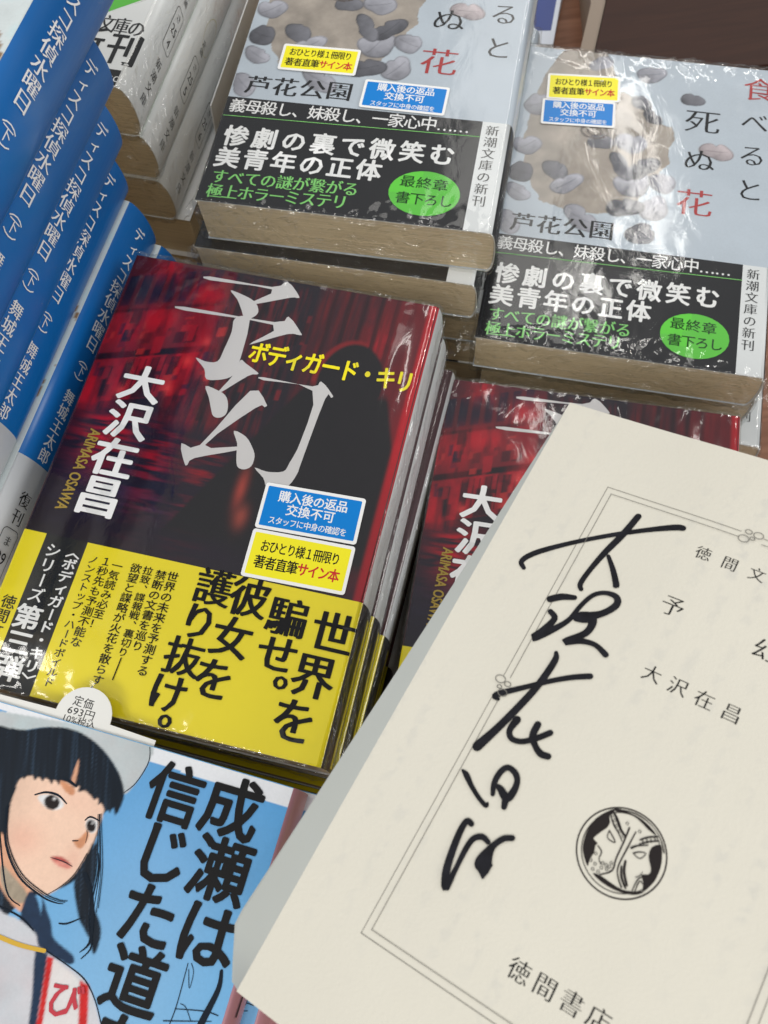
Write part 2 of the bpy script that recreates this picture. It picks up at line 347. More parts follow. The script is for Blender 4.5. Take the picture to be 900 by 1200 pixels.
# ------------------------------------------------------------------ shrink film
def film(sec,H,parent,seed,amp=.35,endamp=.9,rise=.35,creases=46):
    rs=np.random.RandomState(seed); off=.42
    la=np.arange(0,sec.len,1.0); la=np.append(la,sec.len)
    ring=[sec.at(a,off) for a in la]; ring=[(x,z) for x,z in ring]
    T=sec.T
    for z in np.linspace(-off,T+off,12)[1:-1]: ring.append((-off-.3,z))
    n=len(ring); R=np.array(ring)
    vs_=np.unique(np.concatenate([np.linspace(-off-.2,10,20),np.linspace(10,H-10,62),np.linspace(H-10,H+off+.2,14)]))
    nv=len(vs_)
    P=np.zeros((nv,n,3)); P[:,:,0]=R[:,0]; P[:,:,2]=R[:,1]; P[:,:,1]=vs_[:,None]
    F=[]
    idx=np.arange(nv*n).reshape(nv,n)
    a=idx[:-1]; b=idx[1:]
    F=np.stack([a,np.roll(a,-1,1),np.roll(b,-1,1),b],-1).reshape(-1,4).tolist()
    pts=P.reshape(-1,3); base=len(pts)
    # end caps as concentric rings towards the middle line
    caps=[]
    for side,row in ((0,idx[0]),(1,idx[-1])):
        prev=row; c=np.array([sec.W/2,T/2])
        for k,sc in enumerate((.9,.8,.7,.6,.5,.4,.3,.2,.1,.02)):
            q=np.zeros((n,3)); q[:,0]=np.clip(R[:,0],(sec.W)*.5-(sec.W)*.5*(.99-.008*k)-.2,sec.W*.5+sec.W*.5*(1.0-.004*k)); q[:,2]=c[1]+(R[:,1]-c[1])*sc; q[:,1]=vs_[0] if side==0 else vs_[-1]
            st=base+sum(len(x) for x in caps); cur=np.arange(st,st+n); caps.append(q)
            for i in range(n):
                j=(i+1)%n; F.append([prev[i],prev[j],cur[j],cur[i]] if side==1 else [prev[j],prev[i],cur[i],cur[j]])
            prev=cur
    pts=np.concatenate([pts]+caps)
    # outward direction
    d=np.zeros_like(pts)
    d[:,2]+=np.clip((pts[:,2]-T/2)/(T/2),-1,1)**5; d[:,0]+=np.clip((pts[:,0]-sec.W/2)/(sec.W/2),-1,1)**41
    e=np.clip((np.abs(pts[:,1]-H/2)-(H/2-.8))/1.2,0,1); d[:,1]+=np.sign(pts[:,1]-H/2)*e
    d/=np.maximum(np.linalg.norm(d,axis=1),.35)[:,None]
    endw=np.exp(-np.minimum(pts[:,1],H-pts[:,1]).clip(0)/5.0); sidew=np.exp(-np.minimum(pts[:,0]-0,sec.W-pts[:,0]).clip(0)/3.0)
    g=np.zeros(len(pts))
    for i in range(creases):      # sharp straight creases, mostly fanning from the ends
        c=np.array([rs.uniform(0,sec.W),rs.choice([0,H])+rs.normal(0,6),rs.uniform(0,T)])
        nn=rs.normal(size=3)*np.array([1.2,.5,.8]); nn/=np.linalg.norm(nn)
        dd=np.abs((pts-c)@nn); win=np.exp(-np.sum((pts-c)**2,1)/(2*rs.uniform(5,16)**2))
        g+=rs.uniform(.4,1.1)*np.exp(-dd/rs.uniform(.45,1.0))*win
    for i in range(16):
        c=np.array([rs.uniform(0,sec.W),rs.uniform(0,H),T]); ang=rs.normal(0,.5)+(math.pi/2 if rs.rand()<.35 else 0)
        nn=np.array([math.cos(ang),math.sin(ang),0]); dd=np.abs((pts-c)@nn); win=np.exp(-np.sum((pts-c)**2,1)/(2*rs.uniform(8,20)**2)); g+=.13*np.exp(-dd/rs.uniform(.8,1.6))*win
    lo=vnoise(pts[:,0]+300,pts[:,1]+300+pts[:,2]*1.3,16,22,seed,3)
    hi=vnoise(pts[:,0]+300,pts[:,2]*1.6+300+pts[:,1],3.2,3.6,seed+5,2)
    disp=g*amp*(1+endamp*endw)+rise*lo*.8+ (hi)*.9*endamp*(endw*.75+.25*sidew)
    if seed==1:   # film stands off the cover beside the spine
        disp+=1.25*np.exp(-((pts[:,0]-93)/5.0)**2)*np.exp(-((pts[:,1]-116)/24)**2)*np.clip((pts[:,2]-T)/.3,0,1)
    pts=pts+d*disp[:,None]
    me=bpy.data.meshes.new('shrink_wrap'); me.from_pydata((pts*MM).tolist(),[],F); me.materials.append(film_mat()); me.materials.append(film_mat('crinkled_shrink_film',150,1.0,.07,.0030,True))
    fa=np.array(F); cen=pts[fa].mean(1); mi=((cen[:,2]<T-1.2)|(cen[:,1]<.3)|(cen[:,1]>H-.3)|(cen[:,0]<.0)).astype(np.int32)
    me.polygons.foreach_set('material_index',mi); me.polygons.foreach_set('use_smooth',[True]*len(F)); me.update()
    return link('shrink_wrap',me,parent)
def rrect(u0,v0,u1,v1,r,n=4):
    out=[]
    for cx,cy,a in ((u1-r,v0+r,-90),(u1-r,v1-r,0),(u0+r,v1-r,90),(u0+r,v0+r,180)):
        for k in range(n+1):
            t=math.radians(a+90*k/n); out.append((cx+r*math.cos(t),cy+r*math.sin(t)))
    return out
def slab(name,outline,z0,z1,mat,parent):
    n=len(outline); vs=[(x,y,z0) for x,y in outline]+[(x,y,z1) for x,y in outline]
    fs=[tuple(range(n-1,-1,-1)),tuple(range(n,2*n))]+[(i,(i+1)%n,(i+1)%n+n,i+n) for i in range(n)]
    return mesh(name,vs,fs,[mat],parent)
# ================================================================== data measured in millimetres on each cover
D={'PL':{'A':[-123.629,67.57,-247.2,-0.364],
'B':[-50.544,227.18,-248.5,-0.309],
'C':[42.2,181.7,-288.5,-0.327],
'D':[-13.97,26.63,-292.05,-0.306],
'G':[-185.894,-70.26,-240.0,-0.402],
'K':[-167.323,300.042,-230.0,-0.36]},
'H':{'R':[[0.766,0.617,-0.18],[-0.585,0.786,0.202],[0.266,-0.049,0.963]],
't':[-42.093,-13.4,-190.72],
'frame':[18.81,84.13,20.72,128.22,54.25,56.81,7.97]},
'A_text':[('ボディガード・キリ',51.99,119.22,99.85,118.43,7.2,8.4,'b3','Y','h'),('大沢在昌',18.58,100.39,18.64,60.97,14.6,13.6,'b3','W','v'),('ARIMASA OSAWA',9.7,81.15,8.43,55.59,4.2,5.0,'b3','G','r')],
'A_obi_text':[('〈ボディガード・キリ〉',17.36,42.49,17.93,3.97,5.6,5.3,'b3','W','v'),('シリーズ',11.13,41.66,11.25,27.69,5.0,4.8,'b2','W','v'),('第三弾',11.31,20.9,11.7,5.76,8.4,8.0,'b3','W','v'),('徳間文庫',4.13,23.98,3.1,11.08,4.6,4.6,'b1','K','v'),('ノンストップ・ハードボイルド',23.97,41.52,24.38,4.73,3.7,3.6,'b1','K','v'),('１秒先も予測不能な',27.9,41.85,27.84,17.23,4.3,3.9,'b1','K','v'),('一気読み必至！',31.59,41.32,31.29,23.37,4.3,3.9,'b1','K','v'),('欲望と謀略が火花を散らす！',37.3,41.8,37.76,5.38,3.9,3.8,'b1','K','v'),('拉致、諜報戦、裏切り',41.02,41.82,42.06,17.46,3.9,3.8,'b1','K','v'),('禁断の文書を巡り',45.14,41.41,45.53,20.01,3.9,3.8,'b1','K','v'),('世界の未来を予測する',48.75,41.69,49.31,13.66,4.0,3.9,'b1','K','v'),('世界を',98.46,35.61,94.2,9.89,12.6,13,'m3','K','v'),('騙せ。',84.71,37.29,84.94,15.8,12,12.5,'m3','K','v'),('彼女を',72.57,40.47,69.3,15.82,12,12.5,'m3','K','v'),('護り抜け。',61.51,41.11,57.07,-1.35,11.4,11.6,'m3','K','v')],
'A_dash':[(42.16,15.74,0.3),(41.87,9.49,0.29)],
'A_title':[[(27.35,144.51),(48.9,144.61),(53.32,147.62),(58.6,142.99),(58.27,142.05),(56.1,141.78),(45.47,137.1),(44.46,137.93),(49.17,143.69),(27.81,143.08)],[(35.72,140.53),(39.32,139.94),(43.51,138.61),(45.89,136.92),(47.12,134.58),(46.75,132.79),(45.0,131.15),(43.0,131.59),(41.55,133.88),(38.88,137.67)],[(22.68,131.32),(53.43,131.6),(57.41,134.55),(63.07,129.36),(62.94,128.49),(58.88,128.07),(48.8,122.22),(48.78,123.05),(53.38,130.49),(23.14,129.94)],[(40.38,130.37),(45.34,130.79),(46.68,112.29),(46.01,109.71),(43.34,107.77),(38.19,106.69),(36.35,110.13),(32.29,113.56),(35.83,112.89),(39.64,113.69),(40.37,118.39),(40.85,125.2)],[(46.77,115.59),(48.84,114.79),(53.4,112.48),(53.49,111.69),(50.85,110.57),(43.8,102.81),(43.36,103.52),(46.01,109.71)],[(38.61,104.28),(42.43,103.72),(45.74,102.42),(47.55,99.63),(48.04,96.2),(46.44,94.45),(44.24,94.6),(42.74,97.03),(40.88,100.6)],[(37.46,83.49),(43.31,84.14),(53.08,105.57),(59.3,102.28),(59.14,100.91),(56.52,100.11),(44.84,84.46),(55.07,86.13),(55.11,84.85),(43.04,79.53),(41.62,76.97),(40.55,77.19)],[(52.15,91.01),(56.41,89.85),(59.47,86.7),(60.98,84.0),(60.95,80.63),(58.98,79.08),(56.69,79.71),(55.31,83.53),(54.41,87.13)],[(55.9,111.14),(71.93,111.14),(74.15,113.44),(78.92,109.43),(78.69,108.43),(76.98,107.68),(75.55,85.28),(75.32,81.15),(73.81,76.78),(70.88,75.05),(67.45,75.03),(65.67,77.58),(62.07,80.35),(66.03,79.87),(70.91,80.93),(72.06,84.15),(73.47,92.75),(72.34,109.63),(56.22,110.08)]],
'A_obi_top':(46.1,46.71),
'A_obi_u':[-0.04,7.2,20.42,104.84],
'A_stick':[('B',[(66.88,76.37),(97.68,77.41),(98.53,62.71),(68.02,61.69)]),('Y',[(67.61,61.32),(98.41,62.15),(98.94,47.19),(67.89,46.51)])],
'A_blobs':[(3.93,119.14,9,7),(3.76,91.6,7,10),(15.37,124.84,9,5),(33.39,110.51,6,14),(37.98,83.6,8,8),(59.56,69.35,3,9),(101.79,88.56,5,16),(90.67,90.51,4,8),(103.02,57.02,2,3),(88.65,131.69,5,12),(28.97,137.82,8,6),(12.45,146.7,5,5)],
'A_dark':[(88.0,106.37,14,30),(76.04,80.09,20,14),(83.08,137.09,9,9),(19.72,67.85,24,16),(11.93,109.26,4,5),(-9.68,111.34,4,20),(52.69,142.64,10,4)],
'B_food':('食',96.07,136.37,96.07,136.37,14,13.5,'m1','R','v'),
'B_text':[('べると',94.92,118.6,94.74,83.82,11.5,12,'m1','K','v'),('死',74.45,116.0,74.45,116.0,15,13.5,'m1','K','v'),('ぬ',74.56,95.84,74.56,95.84,13,12.5,'m1','K','v'),('花',74.17,74.26,74.17,74.26,15,14,'m1','R','v'),('芦花公園',9.94,54.68,40.43,55.63,10,9.6,'m2','K','h')],
'B_obi_text':[('義母殺し、妹殺し、一家心中……',4.74,43.98,87.15,44.58,6.3,6.8,'b1','W','h'),('惨劇の裏で微笑む',7.64,29.7,82.26,30.98,9.3,10,'b3','W','h'),('美青年の正体',6.97,19.71,57.92,20.78,9.3,9.8,'b3','W','h'),('すべての謎が繋がる',6.33,11.08,53.28,11.8,6,6.6,'m2','N','h'),('極上ホラーミステリ',6.13,4.56,50.55,5.82,6,6.6,'m2','N','h')],
'B_strip_text':[('新潮文庫の新刊',98.2,44.05,97.84,12.73,5,5,'m1','K','v')],
'B_oval':(78.81,13.44),
'B_oval_text':[('最終章',72.38,17.8,83.81,17.49,5.6,5.4,'b1','D','h'),('書下ろし',71.84,10.62,86.65,10.82,5.6,5.4,'b1','D','h')],
'B_obi_top':(47.93,48.46),
'B_strip_u':94.24,
'B_line':[(0.51,38.9),(88.93,40.86)],
'B_stick':[('Y',[(14.85,76.02),(44.75,76.2),(44.67,63.32),(15.51,63.05)]),('B',[(48.75,62.14),(80.76,62.03),(79.79,48.42),(49.09,48.9)])],
'C_stick':[('Y',[(10.43,133.02),(40.49,135.43),(39.53,121.02),(9.46,118.95)]),('B',[(9.46,118.95),(39.53,121.02),(39.28,107.08),(9.54,105.39)])],
'C_circle':[(32.39,88.94),(65.01,93.94)],
'B_circle':[(33.5,93.03)],
'C_petals':[(52.04,138.84,5.2,4,0),(69.6,127.44,4,3,1),(81.02,101.41,5.5,3.8,2),(47.27,100.87,5.5,4.5,0),(49.7,80.24,6.5,5.5,0),(61.35,82.36,5,4,0),(59.25,69.24,5.4,4.6,0),(55.29,56.43,4,5.5,1),(53.17,88.75,6,3.6,3),(44.57,88.23,6.5,3,1),(6.14,93.82,5.2,4.2,0),(19.05,82.69,5.5,3.6,1),(5.86,69.46,5,3.2,0),(24.24,76.29,6,3.6,0),(35.19,99.87,4.4,3.6,1),(49.3,122.73,2.8,4.5,1),(54.41,115.64,4,2.5,3),(5.61,79.82,4.6,4.4,3),(7.54,116.06,5,5,0),(31.08,142.43,3,5,0),(47.86,68.22,6,4,3),(4.37,54.41,5,4,0),(31.74,60.29,7,4,0)],
'C_plate':[(24.55,153.33),(32.34,148.94),(36.98,138.8),(39.1,128.52),(43.8,126.59),(52.88,118.47),(58.47,112.54),(63.19,111.57),(64.1,105.07),(62.13,99.02),(63.28,92.71),(59.98,88.19),(59.77,83.7),(56.18,82.83),(52.41,71.26),(51.74,65.75),(45.72,65.57),(35.06,63.11),(23.99,63.69),(14.93,66.94),(6.85,80.01),(4.31,97.71),(5.51,116.63),(8.53,132.91),(13.42,146.25),(19.41,151.68)],
'G':{'polys':[('cap',[(15.1,144.98),(20.94,145.63),(51.72,148.77),(63.98,148.35),(65.05,143.94),(63.77,138.25),(61.66,134.73),(58.28,139.1),(53.61,142.59),(46.49,145.49),(37.83,145.58),(30.31,142.9),(24.15,138.75),(19.81,135.1)]),('hair',[(19.03,136.73),(30.31,142.9),(40.8,146.39),(50.13,144.66),(58.06,139.63),(61.76,134.47),(60.35,130.88),(58.41,128.61),(58.9,123.61),(58.81,116.3),(56.23,110.62),(47.49,104.89),(43.01,98.24),(38.03,96.83)]),('hair',[(57.06,113.05),(59.18,121.43),(59.04,124.79),(60.69,119.61),(62.36,114.55),(63.29,109.36),(67.21,105.13),(68.66,102.37),(68.93,98.8),(68.32,98.1),(66.33,100.66),(63.98,102.62),(61.4,105.07)]),('skin2',[(35.54,117.07),(40.8,111.23),(47.3,108.1),(48.32,105.12),(48.23,101.86),(44.81,102.51),(39.46,105.88),(34.91,110.13),(32.1,116.11)]),('neck',[(37.98,110.44),(41.93,108.78),(46.94,106.09),(46.81,103.61),(42.81,104.11),(39.29,106.93)]),('navy',[(47.39,106.49),(49.99,105.6),(53.49,101.22),(55.57,98.64),(57.21,94.92),(55.65,95.0),(50.36,97.16),(47.55,100.6)]),('skin',[(33.02,126.78),(34.65,131.85),(42.67,133.0),(48.94,133.55),(53.08,132.94),(57.38,130.64),(58.36,128.89),(58.54,122.95),(58.05,118.87),(56.85,113.54),(54.66,109.91),(52.36,107.3),(49.73,106.88),(45.4,108.11),(41.37,110.84),(37.61,114.82),(34.36,120.75)]),('blush',[(37.75,122.85),(40.57,124.51),(44.02,124.02),(45.44,121.55),(42.97,119.15),(39.43,119.87)]),('shade',[(43.91,133.46),(48.3,132.78),(49.08,130.95),(46.72,131.17)]),('shade',[(53.31,120.63),(54.68,121.58),(55.98,123.93),(56.84,122.47),(56.52,120.24),(55.53,119.29)]),('lip2',[(49.45,115.34),(53.31,115.2),(55.55,114.83),(54.26,114.02),(51.51,114.25)]),('lip',[(49.24,115.39),(51.16,116.21),(53.23,116.12),(55.62,114.96),(52.99,115.22)]),('hair',[(19.29,136.19),(30.31,142.9),(37.78,145.69),(46.49,145.49),(53.61,142.59),(58.79,138.64),(61.82,134.49),(62.06,131.36),(61.48,129.35),(60.02,131.37),(60.08,129.36),(58.64,130.7),(56.99,131.57),(56.23,130.32),(55.5,133.32),(55.0,131.43),(53.3,132.12),(52.04,132.65),(51.35,132.75),(49.9,132.05),(49.64,133.75),(48.63,132.76),(46.28,133.7),(44.12,134.47),(44.41,132.3),(42.39,133.63),(42.46,131.99),(40.28,133.22),(39.87,131.93),(38.28,132.85),(37.71,131.62),(35.88,133.2),(34.67,131.08),(33.65,132.88),(33.71,127.56),(34.09,124.15),(35.52,119.35),(36.93,115.19),(34.03,118.93),(34.76,114.58),(30.19,113.3)]),('skin2',[(46.74,139.79),(47.59,137.63),(48.25,134.25),(48.03,133.42),(47.09,134.22),(46.77,136.81)]),('eyew',[(40.15,128.06),(42.04,129.23),(45.12,129.61),(47.49,128.35),(47.12,126.97),(45.33,126.18),(42.7,126.43)]),('eyew',[(54.87,125.33),(55.18,126.73),(57.52,126.93),(58.26,125.14),(57.6,123.7),(56.09,123.96)]),('iris',[(46.26,128.35),(46.38,127.52),(46.06,126.75),(45.35,126.21),(44.42,126.01),(43.46,126.21),(42.68,126.74),(42.24,127.51),(42.25,128.35),(42.7,129.07),(43.5,129.51),(44.47,129.59),(45.4,129.28),(46.09,128.66)]),('iris',[(57.65,125.54),(57.79,124.85),(57.65,124.25),(57.24,123.85),(56.67,123.74),(56.05,123.95),(55.52,124.43),(55.19,125.08),(55.13,125.75),(55.36,126.31),(55.83,126.63),(56.44,126.64),(57.04,126.34),(57.52,125.79)]),('eyew',[(44.99,128.88),(44.96,128.6),(44.67,128.44),(44.32,128.5),(44.16,128.74),(44.3,129.0),(44.63,129.1),(44.94,128.96)]),('eyew',[(56.88,126.01),(56.87,125.79),(56.66,125.66),(56.42,125.72),(56.3,125.92),(56.38,126.13),(56.62,126.19),(56.84,126.08)]),('shirt',[(33.24,106.88),(41.86,100.73),(47.82,100.01),(52.81,98.25),(56.26,95.69),(63.45,93.87),(68.65,92.29),(72.07,89.49),(76.82,83.42),(77.9,80.81),(49.58,72.58)]),('navy',[(49.91,107.47),(51.77,104.75),(53.69,97.31),(56.41,95.35),(63.71,94.33),(63.86,96.31),(57.79,98.48),(55.42,101.77)]),('navy',[(54.52,94.42),(56.73,95.05),(57.99,93.85),(60.82,81.75),(62.84,76.44),(60.63,75.8),(57.68,85.34)]),('red',[(57.74,94.4),(59.55,94.45),(62.25,82.16),(63.62,76.67),(61.42,76.03),(60.82,81.75)]),('sash',[(59.39,94.41),(67.5,91.81),(70.34,84.5),(72.03,79.11),(63.39,76.6),(62.25,82.16)]),('red',[(67.5,91.81),(70.04,91.55),(72.4,85.1),(74.14,79.72),(72.03,79.11),(70.34,84.5)]),('pink',[(104.31,100.66),(108.28,99.18),(110.5,90.28),(105.09,88.71),(104.38,94.35)])],
'strokes':[('hair',[(33.29,123.35,0.59),(36.93,115.19,0.51),(43.33,109.18,0.51),(50.5,106.55,0.44),(54.47,106.06,0.33),(56.83,106.35,0.17)]),('hair',[(57.55,128.37,0.35),(61.25,119.77,0.34),(62.98,114.72,0.28),(64.65,107.6,0.16)]),('hair',[(33.93,117.76,0.45),(41.59,105.39,0.39),(46.47,102.98,0.22)]),('hair',[(39.25,128.33,0.35),(41.84,129.7,0.52),(45.21,129.87,0.53),(48.18,128.54,0.29)]),('hair',[(54.44,126.07,0.28),(55.48,127.22,0.46),(58.15,126.93,0.29)]),('hair',[(44.72,134.28,0.3),(46.86,133.86,0.71),(48.96,133.2,0.41)]),('hair',[(53.31,120.63,0.28),(54.62,121.0,0.22)]),('hair',[(49.41,115.44,0.11),(52.9,115.42,0.23),(55.62,114.96,0.11)]),('hair',[(55.81,123.88,0.11),(56.4,122.91,0.17),(56.7,121.02,0.11)]),('hair',[(52.09,107.22,0.16),(54.66,109.91,0.17),(56.85,113.54,0.17),(58.05,118.87,0.16)]),('hair',[(63.98,148.35,0.18),(65.05,143.94,0.23),(63.77,138.25,0.23),(61.55,134.99,0.17)]),('hair',[(57.64,102.0,0.32),(59.69,102.59,0.41),(63.2,105.18,0.16)]),('hair',[(40.52,101.56,0.42),(47.5,100.72,0.41),(52.08,98.83,0.25)]),('hair',[(56.26,95.69,0.24),(63.39,94.01,0.24),(68.65,92.29,0.31),(72.75,88.93,0.23),(76.11,84.69,0.23)]),('hair',[(65.11,97.44,0.16),(66.61,101.0,0.73),(63.19,109.61,0.99),(59.37,114.25,1.17)]),('hair',[(60.86,119.66,0.25),(62.55,115.15,0.33),(64.34,105.11,0.33),(67.36,99.65,0.4),(66.04,96.31,0.24)]),('hair',[(91.54,102.54,0.2),(92.03,93.74,0.23),(91.82,89.24,0.23)]),('hair',[(92.34,102.77,0.16),(93.54,100.97,0.16),(93.73,97.61,0.16),(92.16,101.34,0.16)]),('hair',[(92.01,92.62,0.15),(98.86,94.08,0.23),(102.31,94.12,0.22)]),('hair',[(90.15,89.49,0.23),(101.15,92.53,0.15)]),('hair',[(92.81,93.97,0.15),(94.25,93.64,0.15),(96.42,91.31,0.15)]),('hair',[(99.93,103.19,0.79),(100.49,99.18,1.23),(99.01,91.32,1.67),(99.2,88.45,1.66)]),('hair',[(109.92,98.17,1.07),(109.51,94.36,1.21)])],
'gold':[(43.5,95.2,1.06),(50.16,94.89,1.05),(56.57,95.39,0.96)],
'text':[('成瀬は',90.01,138.85,93.95,109.39,15.8,15.8,'b4','K','v'),('信じた道を',74.58,138.03,82.2,80.97,15.2,15.6,'b4','K','v'),('び',65.58,86.86,65.58,86.86,8.6,8.6,'b2','P','v')],
'band':[(65.51,144.82),(105.35,143.34)],
'tag':[(43.15,149.67),(41.9,153.78),(42.3,151.07),(42.74,148.86),(64.56,149.77),(19.64,148.43)]},
'K_text':[('新潮文庫の',76.89,28.96,100.13,27.43,7,8.6,'m2','K','h'),('新刊',84.8,18.44,98.59,17.11,12.5,16,'m3','K','h'),('Disco',95.56,5.93,102.67,4.78,5,6.4,'m1','W','h')],
'K_green':[(69.72,20.88),(99.56,43.27),(94.05,59.31),(52.33,47.81)],
'K_grey':[(95.26,39.48),(99.53,42.39),(107.0,35.86),(105.06,32.96)],
'K_strip':(104.09,7.04),
'H_text':[('徳間文庫',44.17,120.13,61.13,119.65,3.4,3.4,'m1','K','h'),('予',43.31,106.09,43.31,106.09,5,5,'m1','K','h'),('幻',62.8,104.74,62.8,104.74,5,5,'m1','K','h'),('大沢在昌',45.52,90.7,61.72,89.99,3.9,3.9,'m1','K','h'),('徳間書店',47.24,30.07,62.18,30.38,4.2,4.2,'m1','K','h')],
'H_sig':[[(10.97,101.88,0.79),(9.7,103.34,1.1),(11.79,106.59,1.2),(17.89,111.89,0.99),(24.98,117.01,0.98),(31.43,121.07,1.06),(36.42,123.8,1.34),(38.01,124.26,1.24)],[(28.18,123.52,1.28),(27.03,117.9,1.36),(25.51,112.64,1.25),(24.41,107.63,1.05),(23.92,103.5,1.04),(24.65,102.17,0.85)],[(26.48,111.82,0.76),(28.85,109.06,1.04),(30.9,106.13,1.21),(30.93,105.86,1.11)],[(19.71,97.42,1.42),(21.72,98.9,1.4),(24.23,99.78,1.03)],[(21.04,94.76,1.03),(22.6,93.6,1.2),(21.61,90.18,1.38),(20.58,87.83,1.56),(22.9,90.53,1.37),(25.39,94.37,1.01),(26.28,98.55,0.92),(27.6,101.88,0.93),(29.76,103.42,0.93),(32.13,103.42,1.19),(32.94,101.65,1.37),(31.03,98.62,1.36),(27.44,96.14,2.01),(26.15,95.8,1.38)],[(27.63,96.23,2.28),(29.3,96.74,2.27),(30.3,95.62,1.53),(29.86,93.05,1.35),(26.94,89.71,1.35),(29.8,91.19,1.16),(32.88,91.63,0.97),(35.7,90.53,1.14)],[(20.28,72.48,0.62),(19.43,73.16,1.15),(24.27,77.39,0.97),(28.31,80.75,0.96),(31.79,83.23,1.04),(34.9,84.96,1.12)],[(26.39,86.72,0.72),(26.95,84.92,1.24),(26.32,79.02,1.32),(24.94,73.32,1.38),(23.02,66.93,1.45),(21.17,61.86,1.79)],[(25.79,70.3,1.46),(25.48,67.71,1.11),(26.66,66.38,1.01),(28.81,66.78,1.0),(31.1,68.68,1.08),(33.0,70.85,1.08)],[(30.02,71.25,1.27),(30.17,68.67,1.25),(31.68,67.08,1.08),(33.25,66.24,1.23),(34.76,66.42,1.14)],[(20.89,56.23,0.43),(22.01,55.8,1.03),(24.05,54.34,0.84),(26.52,52.98,0.77),(28.4,52.34,0.76),(28.46,52.87,0.47)],[(28.54,54.9,0.77),(27.76,56.99,1.01),(27.83,59.39,1.08),(28.74,60.88,1.02),(30.62,60.52,1.07),(31.71,59.09,1.06),(31.87,56.85,1.29),(31.24,55.52,1.46),(29.37,56.51,1.18),(28.23,56.74,0.6)],[(31.25,55.19,1.28),(31.66,53.78,0.99)],[(27.58,47.98,0.99),(26.52,48.05,0.99),(26.32,45.67,1.16),(26.83,41.47,1.26),(27.58,38.1,1.35),(28.8,35.69,1.39),(29.03,36.44,1.12),(28.96,39.51,0.85),(28.88,43.24,0.97),(29.21,45.65,0.98),(30.55,46.87,1.03),(32.04,46.58,0.86)],[(35.77,49.43,0.96),(34.32,48.47,1.02),(33.2,46.27,1.13),(32.99,43.63,2.51),(33.26,42.54,3.05),(33.77,41.59,1.94),(34.16,40.57,0.55)]],
'H_emb':{'fill':[[(49.98,63.21),(49.01,62.13),(47.81,60.09),(47.35,57.64),(47.63,55.08),(48.28,53.55),(49.56,52.13),(50.12,51.78),(49.89,52.84),(50.07,54.41),(49.74,55.7),(49.94,56.22),(48.92,56.6),(49.25,57.59),(49.79,58.71),(50.23,59.49),(50.35,60.65),(49.79,61.59),(50.09,62.57)],[(51.39,51.04),(52.67,51.37),(54.83,51.16),(56.91,51.06),(58.66,51.66),(60.45,52.69),(59.68,51.61),(58.04,50.8),(55.7,50.37),(53.35,50.46)],[(58.63,60.23),(59.82,61.41),(60.61,60.14),(61.3,57.92),(61.4,55.65),(61.05,54.17),(60.3,52.47),(59.77,53.96),(58.93,55.03),(59.94,55.6),(60.11,56.47),(59.51,57.44),(58.76,58.59)],[(49.96,63.25),(50.92,63.77),(53.19,63.98),(55.3,63.9),(57.72,63.06),(58.46,62.53),(56.8,62.82),(54.37,63.67),(52.3,63.64),(50.48,62.98)]],
'lines':[[(53.8,61.45,0.22),(53.93,58.83,0.19),(53.94,55.37,0.19),(54.18,53.14,0.19),(52.62,51.48,0.14)],[(55.09,61.34,0.14),(54.92,57.77,0.19),(54.82,54.28,0.16),(55.57,52.62,0.16),(56.78,51.36,0.18)],[(50.18,62.76,0.15),(51.32,61.73,0.34),(52.74,60.32,0.28),(53.75,59.8,0.24)],[(49.96,61.81,0.12),(51.19,60.56,0.19),(52.51,59.66,0.15),(53.62,58.65,0.11)],[(50.85,59.29,0.14),(52.68,57.86,0.14),(51.08,57.92,0.11),(50.85,59.29,0.12)],[(56.23,57.71,0.17),(57.06,58.43,0.14),(58.19,58.74,0.11),(57.63,57.43,0.11),(56.41,57.59,0.11)],[(50.2,55.83,0.14),(51.21,55.18,0.15),(51.29,53.89,0.11),(51.95,53.2,0.11)],[(56.32,60.41,0.18),(57.37,61.52,0.21),(58.8,62.44,0.19)],[(56.52,59.67,0.14),(57.69,60.77,0.17),(59.26,61.82,0.17)],[(55.57,55.75,0.28),(56.11,53.96,0.32),(57.44,52.13,0.28)],[(55.33,54.57,0.23),(56.08,52.91,0.27),(57.43,51.6,0.23)],[(58.61,51.77,0.12),(58.69,53.86,0.13),(59.11,54.62,0.12)],[(59.08,51.83,0.11),(59.08,53.83,0.14),(59.76,53.7,0.11)],[(55.55,58.38,0.28),(56.33,59.22,0.19),(57.92,60.23,0.12)],[(58.21,54.1,0.09),(58.72,54.65,0.09),(58.95,55.56,0.07)],[(56.78,60.53,0.12),(57.11,60.05,0.12)],[(57.3,61.09,0.12),(57.68,60.5,0.12)],[(57.87,61.53,0.11),(58.25,60.95,0.12)],[(58.44,61.98,0.12),(58.79,61.46,0.12)]],
'dots':[(50.12,52.92),(50.41,54.41),(51.06,52.7),(51.1,51.67),(52.12,51.72),(52.34,52.63),(52.21,53.48),(53.26,52.89),(53.55,54.23),(53.5,53.49),(52.87,53.45),(50.25,62.03),(50.99,61.41),(51.72,60.72),(52.58,60.1),(53.49,59.52),(53.19,61.93),(55.71,61.69)]},
'H_pts':{'top':(0.13,147.28),
'flap':(-5.84,9.37),
'corner':(0.22,0.13),
'crease':(3.24,6.15),
'bot':(13.1,-0.11),
'yel':(-4.65,49.68),
'yel2':(-6.36,30.8),
'orn1':(18.5,75.3),
'orn2':(52.75,127.96)},
'SHELF':[(167.347,450.642),(145.195,394.435)],
'LEAF':[(123.241,442.479),(135.954,440.077),(147.257,473.472),(164.007,516.749),(126.906,524.166)],
'SLIPW':[(-46.998,295.455,137.0),(-22.193,353.361,147.0),(-31.193,353.361,64.0),(-52.998,294.455,64.0)]}
PL=D['PL']
